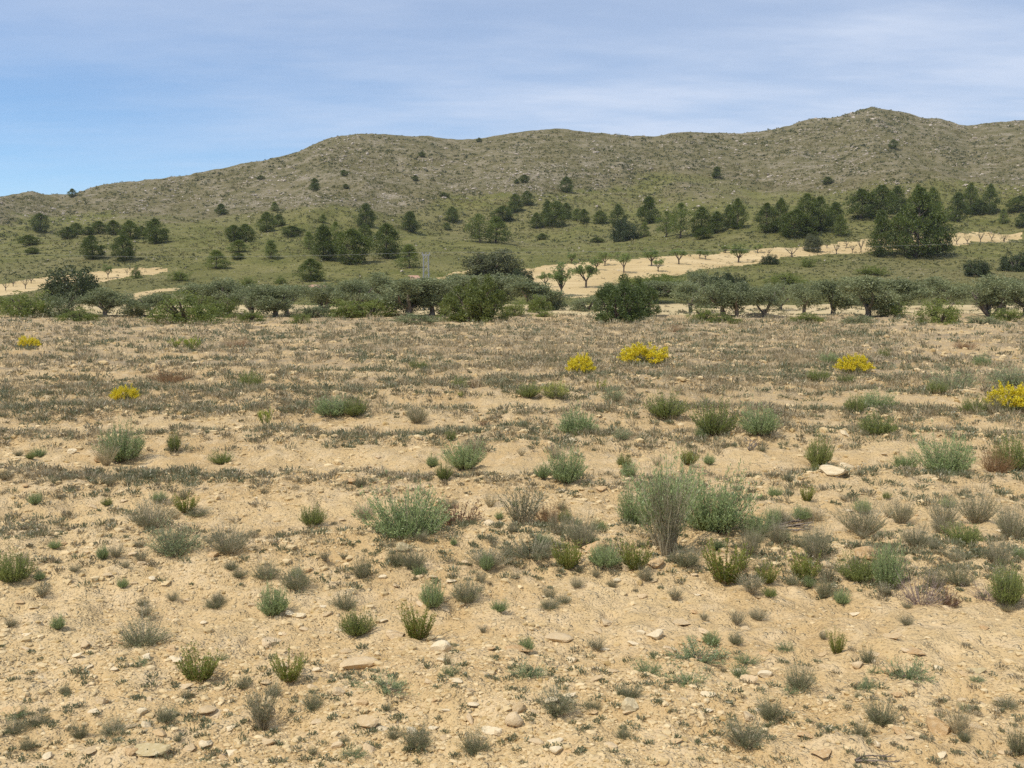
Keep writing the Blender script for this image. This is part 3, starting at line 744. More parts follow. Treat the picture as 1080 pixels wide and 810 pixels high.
# ------------------------------------------------------------------ placing single things
KIND = {   # prototype -> (object name, category, group)
 'pine': ('pine_tree', 'pine tree', 'pines scattered over the hillside'), 'round_pine': ('pine_tree', 'pine tree', 'pines scattered over the hillside'),
 'open_pine': ('pine_tree', 'pine tree', 'pines scattered over the hillside'), 'pale_pine': ('pine_tree', 'pine tree', 'pines scattered over the hillside'),
 'olive': ('olive_tree', 'olive tree', 'olive trees along the far edge of the field'),
 'oak': ('evergreen_bush', 'bush', 'dark evergreen bushes at the hill foot'), 'grey_oak': ('evergreen_bush', 'bush', 'dark evergreen bushes at the hill foot'),
 'juniper': ('juniper_bush', 'bush', 'bushes along the field edge'), 'yellow_juniper': ('juniper_bush', 'bush', 'bushes along the field edge'),
 'green_mound': ('leafy_bush', 'bush', 'bushes along the field edge'), 'grey_mound': ('grey_bush', 'bush', 'bushes along the field edge'),
 'almond': ('almond_tree', 'almond tree', 'almond trees on the bare earth'), 'tall_almond': ('almond_tree', 'almond tree', 'almond trees on the bare earth'),
 'bare_almond': ('almond_tree', 'almond tree', 'almond trees on the bare earth'),
 'feathery_shrub': ('shrub', 'shrub', 'shrubs in the stony field'), 'green_shrub': ('shrub', 'shrub', 'shrubs in the stony field'),
 'dome_tuft': ('shrub', 'shrub', 'shrubs in the stony field'), 'dry_shrub': ('dry_shrub', 'shrub', 'shrubs in the stony field'),
 'dead_stalks': ('dry_shrub', 'shrub', 'shrubs in the stony field'),
 'tall_dry_shrub': ('dry_shrub', 'shrub', 'shrubs in the stony field'), 'dark_tuft': ('thyme_bush', 'shrub', 'low dark tufts in the field'),
 'spiky_plant': ('spiky_plant', 'plant', 'spiky green plants in the field'), 'broom': ('broom_bush', 'flowering bush', 'yellow flowering bushes'),
 'pale_broom': ('broom_bush', 'flowering bush', 'yellow flowering bushes'), 'spurge': ('spurge_plant', 'flowering plant', 'lime green spurge plants'),
 'glaucous_mat': ('mat_plant', 'plant', 'flat blue-grey mats on the soil'), 'brown_shrub': ('dry_shrub', 'shrub', 'shrubs in the stony field'),
 'dead_shrub': ('dead_shrub', 'shrub', 'dead shrubs in the field'), 'dead_plant': ('dead_plant', 'plant', 'dead shrubs in the field'),
 'grass_tuft': ('grass_tuft', 'grass tuft', 'grass tufts in the field'),
}
rng_p = R(4242)
REFS = []          # (px, py, short phrase) of things that fillers are described by
def place(kind, px, py, w, h, label, group=None, sink=0.03):
    th = math.atan(max(0.0, -slope(py)))
    X, Y, Z = hit(px, py - 0.22 * w * math.sin(th) if py > 345 else py)
    x, y, z = float(X[0]), float(Y[0]), float(Z[0])
    d = y * CP - (z - CAM_H) * SP
    if kind in ('feathery_shrub', 'green_shrub'): w *= 0.88
    if kind == 'olive': h *= 0.90; w *= 0.98
    if 'pine' in kind: w, h = w * 1.16, h * 0.97
    wm, hm = w * d / F, h * d / F / math.cos(th)
    if kind == 'broom': hm *= 1.1
    elif py > 345: hm = max(0.6 * hm, hm - 0.15 * wm * math.sin(th))
    ps = PROTO[kind]; parts = ps[rng_p.randint(len(ps))]
    nm, cat, grp = KIND[kind]
    root = bpy.data.objects.new(nm, None); COL.objects.link(root)
    root.empty_display_size = 0.1
    root.location = (x, y, z - sink * hm); root.rotation_euler = (0, 0, rng_p.uniform(0, 6.28)); root.scale = (wm, wm, hm)
    root['label'] = label; root['category'] = cat; root['group'] = group or grp
    for pn, me in parts:
        obj(pn, me, root)
    return root

def table(text):
    for line in text.strip().splitlines():
        f = [s.strip() for s in line.split('|')]
        if len(f) < 3: continue
        nums = [float(q) for q in f[1].split()]
        place(f[0], *nums, f[2])
        if len(f) > 3: REFS.append((nums[0], nums[1] - nums[3] * 0.3, f[3]))

# hillside pines and the lone ones high up
table('''
round_pine|43 245 15 20|dark oval pine standing alone uphill of the pine row at the low end
round_pine|71 252 15 13|low rounded pine, outermost of the row on the low end of the hill
pine|81 248 12 13|small dark pine touching the low rounded one at the end of the row
round_pine|93 248 12 9|lowest bushy pine in the row, flat and wide beside a rounder one
round_pine|104 247 15 14|round dark pine with a low bushy neighbour in the row
round_pine|120 248 13 16|upright grey-green pine, middle one of the row on the low end of the hill
round_pine|138 252 18 20|broad dark pine with a smaller round pine against its side
round_pine|150 249 10 11|small round pine tucked against a broad dark pine
round_pine|165 257 21 27|biggest dark oval pine of the row on the low end of the hill
round_pine|98 274 20 26|oval pine on bare pale ground below the row, the one nearer its outer end
pine|130 276 21 28|pointed pine on bare pale ground below the row, twin of the oval one
round_pine|31 259 19 11|wide low pine bush below the lone oval pine
round_pine|34 268 13 7|very low dark bush under the wide low pine bush
pine|76 208 8 9|tiny pine on the skyline at the low end of the ridge
pine|234 227 10 12|small pine just below the pale rock outcrop on the slope
pine|281 245 17 22|dark round-topped pine with a thin small pine beside it
pine|294 239 12 13|thin small pine beside the dark round-topped pine below the outcrop
pale_pine|290 223 8 10|tiny pale pine at the foot of the pale rock outcrop
round_pine|247 255 15 18|greener half of a touching pair of round pines
round_pine|260 255 17 19|darker half of a touching pair of round pines
pale_pine|252 266 17 13|pale bushy pine right below the touching pair of round pines
pale_pine|228 284 19 20|pale spreading pine standing alone above the olive trees
round_pine|251 274 12 7|low bush below the pale bushy pine and the round pair
pale_pine|286 273 14 20|slim pale pine standing alone on green slope
round_pine|308 250 19 12|wide low dark pine bush on the open slope
pine|332 202 10 14|pine standing alone high on the brown rocky slope
pale_pine|341 235 7 9|tiny pale pine on the open green slope
pale_pine|326 263 12 19|slim pine just outside the dense dark clump
pine|328 297 23 25|broad pointed pine right above the olive row
pine|341 275 22 38|tall front pine on the outer flank of the dense dark clump
open_pine|354 273 19 40|tall pine in the middle of the dense dark clump
round_pine|372 279 30 38|broadest darkest pine of the dense clump, crown down to ground
pine|386 240 16 26|narrow dark pine rising above the dense clump
pine|385 259 15 24|dark pine filling the gap between the narrow one and the clump
pine|408 273 26 38|cone-shaped dark pine standing by itself next to the dense clump
pine|432 245 16 22|lone pine on open green slope above the utility pole
pale_pine|432 283 19 26|rounded pale pine close to the top of the utility pole
pine|477 235 12 17|slender pine alone in the middle of the green slope
pale_pine|471 243 8 8|tiny bush pine at the foot of the slender lone pine
open_pine|506 256 24 31|dark half of the dense pine pair on mid slope
pale_pine|523 256 22 28|paler half of the dense pine pair on mid slope
round_pine|530 234 19 17|bushy pine behind the dense pine pair
pine|543 224 14 20|pine with a spreading base uphill of the bushy pine
pine|556 217 12 16|highest pine of the loose line climbing from the dense pair
pine|566 241 11 17|narrow pine at the outer edge of the mid slope group
pine|578 238 13 27|tall pointed pine in the mid slope group, next to the narrow one
pine|586 240 20 28|broad dark pine of the mid slope group, foliage to the ground
pine|597 231 11 17|pine half hidden behind the broad dark pine of the mid slope group
pale_pine|608 233 10 13|small pale pine beside a dark pointed one past the mid slope group
pine|616 236 10 16|small dark pointed pine past the mid slope group
pine|633 236 13 14|short wide pine standing alone in the gap on mid slope
pine|597 203 13 17|dark pine alone on the rocky slope above the mid slope group
pine|651 240 15 25|pointed pine rising behind the dark rounded tree
oak|660 254 28 22|very dark rounded tree with a flat underside in front of a pointed pine
pine|685 236 18 29|dark upright pine with a bare lower trunk between open pines
pale_pine|676 228 9 10|small pine bush at the shoulder of the dark upright pine
pale_pine|680 250 10 16|thin pale young pine in front of the dark upright pine
open_pine|703 250 20 28|lower of two open crowned pines with sky-lit gaps
open_pine|718 251 24 38|taller of two open crowned pines with branches showing
pine|739 247 22 29|bushy pine in the line below the peak, next to the open pines
round_pine|742 252 17 13|low rounded bush pine in front of the bushy pine line
pine|756 246 15 23|pine squeezed between the bushy pine and its taller neighbours
pine|768 241 13 25|slim pine beside the tallest pointed pine of the line
pine|778 242 16 33|tallest pointed pine of the line below the peak
pine|809 246 18 32|outermost pine of the long dense grove
pine|823 245 15 36|spiry pine second in the long dense grove
round_pine|838 250 30 30|broad dark pine at the front of the long dense grove
pine|851 247 22 43|tallest pine in the middle of the long dense grove
round_pine|865 244 24 37|round-headed pine near the far end of the long dense grove
pine|880 240 16 27|last small pine at the end of the long dense grove
pale_pine|886 249 14 23|pale green young pine just off the end of the long grove
grey_oak|858 266 17 19|dark grey rounded bush by the top edge of the tan field
round_pine|909 231 26 32|dark rounded pine at the outer edge of the big clump under the peak
round_pine|929 228 26 33|wide dark pine behind the big clump under the peak
pine|946 226 18 30|pine showing between the rounded pines and the biggest pine
pine|929 271 20 50|grey-green pine beside the biggest pine, crown reaching the tan field
round_pine|966 272 40 75|biggest pine of the whole hillside, broad dark crown down to the ground
round_pine|988 270 28 44|lower lobe pine leaning out from the biggest pine
pine|948 262 20 38|dark pine filling the gap between the grey-green pine and the biggest one
pine|966 240 15 45|pointed crown rising over the shoulder of the biggest pine
pine|982 242 18 45|second pointed crown rising behind the biggest pine
pine|1009 234 17 31|single pointed pine just outside the big clump
pine|1023 226 14 33|taller narrow pine of the pair beyond the big clump
pine|1043 226 15 32|shorter narrow pine of the pair beyond the big clump
round_pine|1033 226 16 15|low pine filling the gap of the narrow pair
round_pine|1074 223 22 17|wide low dark pine at the edge of the view under the ridge
pale_pine|1058 236 9 16|thin pale pine below the wide low dark one
round_pine|1078 240 12 14|dark bush pine below the wide low pine at the edge of the view
pine|756 188 9 12|pine alone on the bare slope midway between crest and grove
pine|942 157 8 10|highest lone pine on the flank of the peak
round_pine|873 194 9 8|low lone bush on the slope over the long dense grove
round_pine|553 193 9 9|low dark bush on the rocky band of the middle slope
round_pine|545 194 5 5|speck of a bush beside the low dark bush on the rocky band
round_pine|438 191 6 6|small dark bush on the rocky slope above the lone slope pine
round_pine|363 186 7 7|dark bush high on the slope uphill of the narrow dark pine
round_pine|365 199 6 5|smallest bush below the dark bush high on the slope
round_pine|445 166 6 6|bush near the saddle of the ridge
round_pine|505 150 5 5|bush breaking the skyline at the saddle
round_pine|590 219 6 6|little bush between the mid slope group and the rocky band
round_pine|275 190 7 5|dark speck bush on the long brown slope
round_pine|630 256 12 6|low dark scrub bush on the open slope above the tan field
round_pine|572 253 10 7|low dark bush on open slope over the big round bush
round_pine|468 208 8 5|flat dark bush on the slope below the saddle
''')
# bushes, olives and almonds
table('''
grey_oak|517 291 54 27|large dark grey-green domed bush above the olives, next to the tan field
oak|550 299 22 15|small dark round bush touching the foot of the large domed bush
oak|77 319 56 36|large dark green bush at the end of the tan strip, taller than the scrub around
green_mound|144 294 12 13|small green bush on the narrow upper strip of tan earth
oak|812 279 16 10|low dark bush on the lower rim of the tan field
oak|760 308 28 20|dark grey bush above the twin-trunk olives
oak|775 308 26 18|dark bush half behind another one above the twin-trunk olives
green_mound|852 282 16 8|low olive-coloured bush on the green slope under the tan field
oak|1030 291 28 16|dark low bush on the green slope below the vine-like row
oak|1071 286 32 20|dark wide bush on slope at the edge of the view
green_mound|565 330 30 18|low grey-green scrub bush beside the tan ground
green_mound|190 296 22 10|dark low scrub on slope over the olive row
green_mound|262 302 18 10|small scrub bush in the gap above the olive crowns
green_mound|296 300 14 8|tiny dark scrub bush above the olive crowns
olive|110 334 50 32|grey spreading olive beside the large dark green bush
olive|160 334 40 26|low olive merging into the bright scrub
olive|209 330 46 34|olive at the near end of the long row, trunk hidden by scrub
olive|240 332 54 42|broad olive with a leaning trunk near the scrub
olive|268 333 38 36|olive between the broad one and the thick-trunked pair
olive|290 336 50 38|olive with a dark forked trunk on pale ground
olive|302 333 40 36|olive just behind the dark forked trunk
olive|342 330 44 34|olive with its trunk hidden behind grey scrub
olive|375 331 50 40|olive above the bright green hedge
olive|402 328 52 44|olive behind the bright green hedge by the forked-trunk tree
olive|432 338 60 46|olive with a thick dark split trunk close to the utility pole
olive|455 334 46 42|olive at the foot of the utility pole with a short black trunk
olive|484 327 48 42|pale olive behind the yellowish juniper
olive|528 326 52 40|olive behind the yellowish juniper on its far side
olive|560 328 46 34|last olive of the long row before the open tan ground
olive|648 322 40 26|low olive behind the dark juniper
olive|690 320 50 26|olive crown showing over the dark juniper's shoulder
olive|728 330 42 36|olive next to the thin pale post-like trunk
olive|763 335 48 40|olive with a straight single trunk, first of the close pair
olive|777 336 42 42|olive with a wide trunk base, second of the close pair
olive|806 336 44 38|olive with a V-shaped forked trunk on the tan ground
olive|823 327 40 32|olive set back behind the V-shaped one
olive|848 332 36 36|olive with a slim straight trunk on tan ground
olive|879 332 46 40|bushy olive with many low stems
olive|916 336 54 48|olive with a stout leaning trunk above bright green bush
olive|948 330 48 40|olive between two bright green bushes
olive|990 327 54 38|olive crown over the big bright green bush
olive|1044 335 64 48|broad olive with a dark twisted trunk near the edge of the view
olive|1058 331 46 40|olive close behind the broad twisted one
olive|1082 333 44 42|outermost olive cut by the edge of the view
yellow_juniper|503 340 62 46|big yellowish-green juniper in front of the olives
green_mound|540 335 28 16|round green bush at the foot of the yellowish juniper
juniper|652 341 52 48|near half of the big dark juniper on tan ground
juniper|676 339 38 40|far half of the big dark juniper on tan ground
pale_broom|468 333 16 15|yellowish bush between the pole olive and the yellowish juniper
green_mound|390 339 64 20|bright green hedge-like bush under the olives
green_mound|364 336 34 16|green bush continuing the hedge under the olives
green_mound|938 336 38 18|bright green bush under the stout leaning olive
green_mound|990 341 54 26|big bright green rounded bush at the field edge
green_mound|742 340 34 15|small bright green bush by the thin pale trunk
grey_mound|745 325 22 26|dull greenish scrub bush behind the small bright bush
green_mound|196 341 84 34|largest bright green scrub mound along the field edge
green_mound|232 336 46 22|scrub mound tapering off from the largest one
green_mound|30 336 60 26|green scrub mound below the tan strip
grey_mound|68 336 36 26|greyish scrub mound under the large dark green bush
green_mound|10 330 34 18|scrub mound running out of the view at the tan strip
grey_mound|140 334 28 20|greyish scrub between the grey olive and the largest green mound
grey_mound|330 338 40 14|low grey bush on the field edge by the forked-trunk olive
grey_mound|620 328 44 16|low dark scrub at the end of tan strip under the tall almond
grey_mound|585 327 34 20|low scrub joining the last olive of the long row
green_mound|700 312 60 22|green scrub bank below the tan field, over the dark juniper
grey_mound|740 302 36 18|olive-green scrub below the tan field beside the dark grey bush
green_mound|1062 340 32 14|low green bush below the outermost olives
green_mound|85 340 50 16|low green scrub under the grey spreading olive
green_mound|262 340 36 12|low scrub at the field edge under the leaning-trunk olive
green_mound|318 340 26 10|small green scrub patch by the low grey bush
grey_mound|440 341 46 10|grey scrub strip in front of the thick split olive trunk
green_mound|573 337 24 9|small round scrub on tan ground past the yellowish juniper
green_mound|765 341 44 9|flat scrub strip in front of the close olive pair
green_mound|850 340 40 10|flat green scrub in front of the slim-trunk olive
grey_mound|905 341 32 9|dry grey scrub at the field edge by the stout leaning olive
grey_mound|1035 341 34 10|dull scrub in front of the twisted-trunk olive
green_mound|480 300 40 12|dark low scrub on the slope beside the large domed bush
green_mound|920 290 34 10|low scrub on the slope below the biggest pine
green_mound|830 300 40 12|dull green scrub on the slope above the V-shaped olive
green_mound|670 305 44 12|scrub along the lower rim of the tan field
grey_mound|895 322 40 26|scrub behind the bushy many-stemmed olive
almond|575 303 16 16|small ball-headed tree with thin trunk on the tan field
tall_almond|592 313 22 36|tall two-lobed almond at the tip of the tan field
almond|618 304 24 28|leaning almond on the lower rim of the tan field
almond|629 285 14 14|almond standing at the upper edge of the tan field, first in line
almond|638 281 15 15|almond touching the first in line at the upper edge
almond|658 288 17 22|full round almond in the middle of the tan field
almond|687 281 17 19|almond with a wide fan crown beside a smaller one
almond|694 287 12 14|smaller almond in front of the wide fan crown
almond|716 279 17 17|lone fan-shaped almond on the tan field
almond|738 273 9 10|small almond, outer one of a close pair
almond|744 274 8 10|small almond, inner one of a close pair
almond|765 267 9 8|little almond at the top rim where the tan field narrows
almond|779 277 19 19|almond with a flat wide crown on the narrowing tan field
almond|799 267 10 9|small almond beyond the flat wide crown
bare_almond|835 272 17 13|bare almond with spreading leafless branches
bare_almond|811 269 8 8|tiny leafless almond between the flat crown and the bare one
bare_almond|882 268 11 13|leafless V-shaped almond beside the dark grey rounded bush
bare_almond|872 262 7 8|small leafless almond behind the V-shaped one
bare_almond|893 262 8 10|leafless almond at the top rim past the V-shaped one
bare_almond|899 267 8 11|thin leafless almond at the lower rim near the big pines
bare_almond|908 266 11 15|leafless almond closest to the big pines
bare_almond|1009 258 11 12|first leafless almond of the row beyond the big pines
bare_almond|1020 258 9 10|second leafless almond of the row beyond the big pines
bare_almond|1034 256 9 11|middle leafless almond of the row beyond the big pines
bare_almond|1046 254 9 10|fourth leafless almond of the row beyond the big pines
bare_almond|1059 255 9 10|last leafless almond of the row beyond the big pines
bare_almond|6 307 10 11|leafless almond at the outer end of the tan strip
bare_almond|14 302 9 9|dark leafless almond, second on the tan strip
bare_almond|27 305 11 12|leafless almond in the middle of the tan strip
bare_almond|33 299 10 9|leafless almond at the upper rim of the tan strip
almond|114 294 9 15|green young almond on the narrow upper strip of tan earth
bare_almond|134 290 7 8|leafless sapling near the small green bush on tan earth
almond|603 279 10 12|pale almond at the top rim near the two-lobed one
bare_almond|561 290 6 9|leafless sapling at the blunt end of the tan field
''')
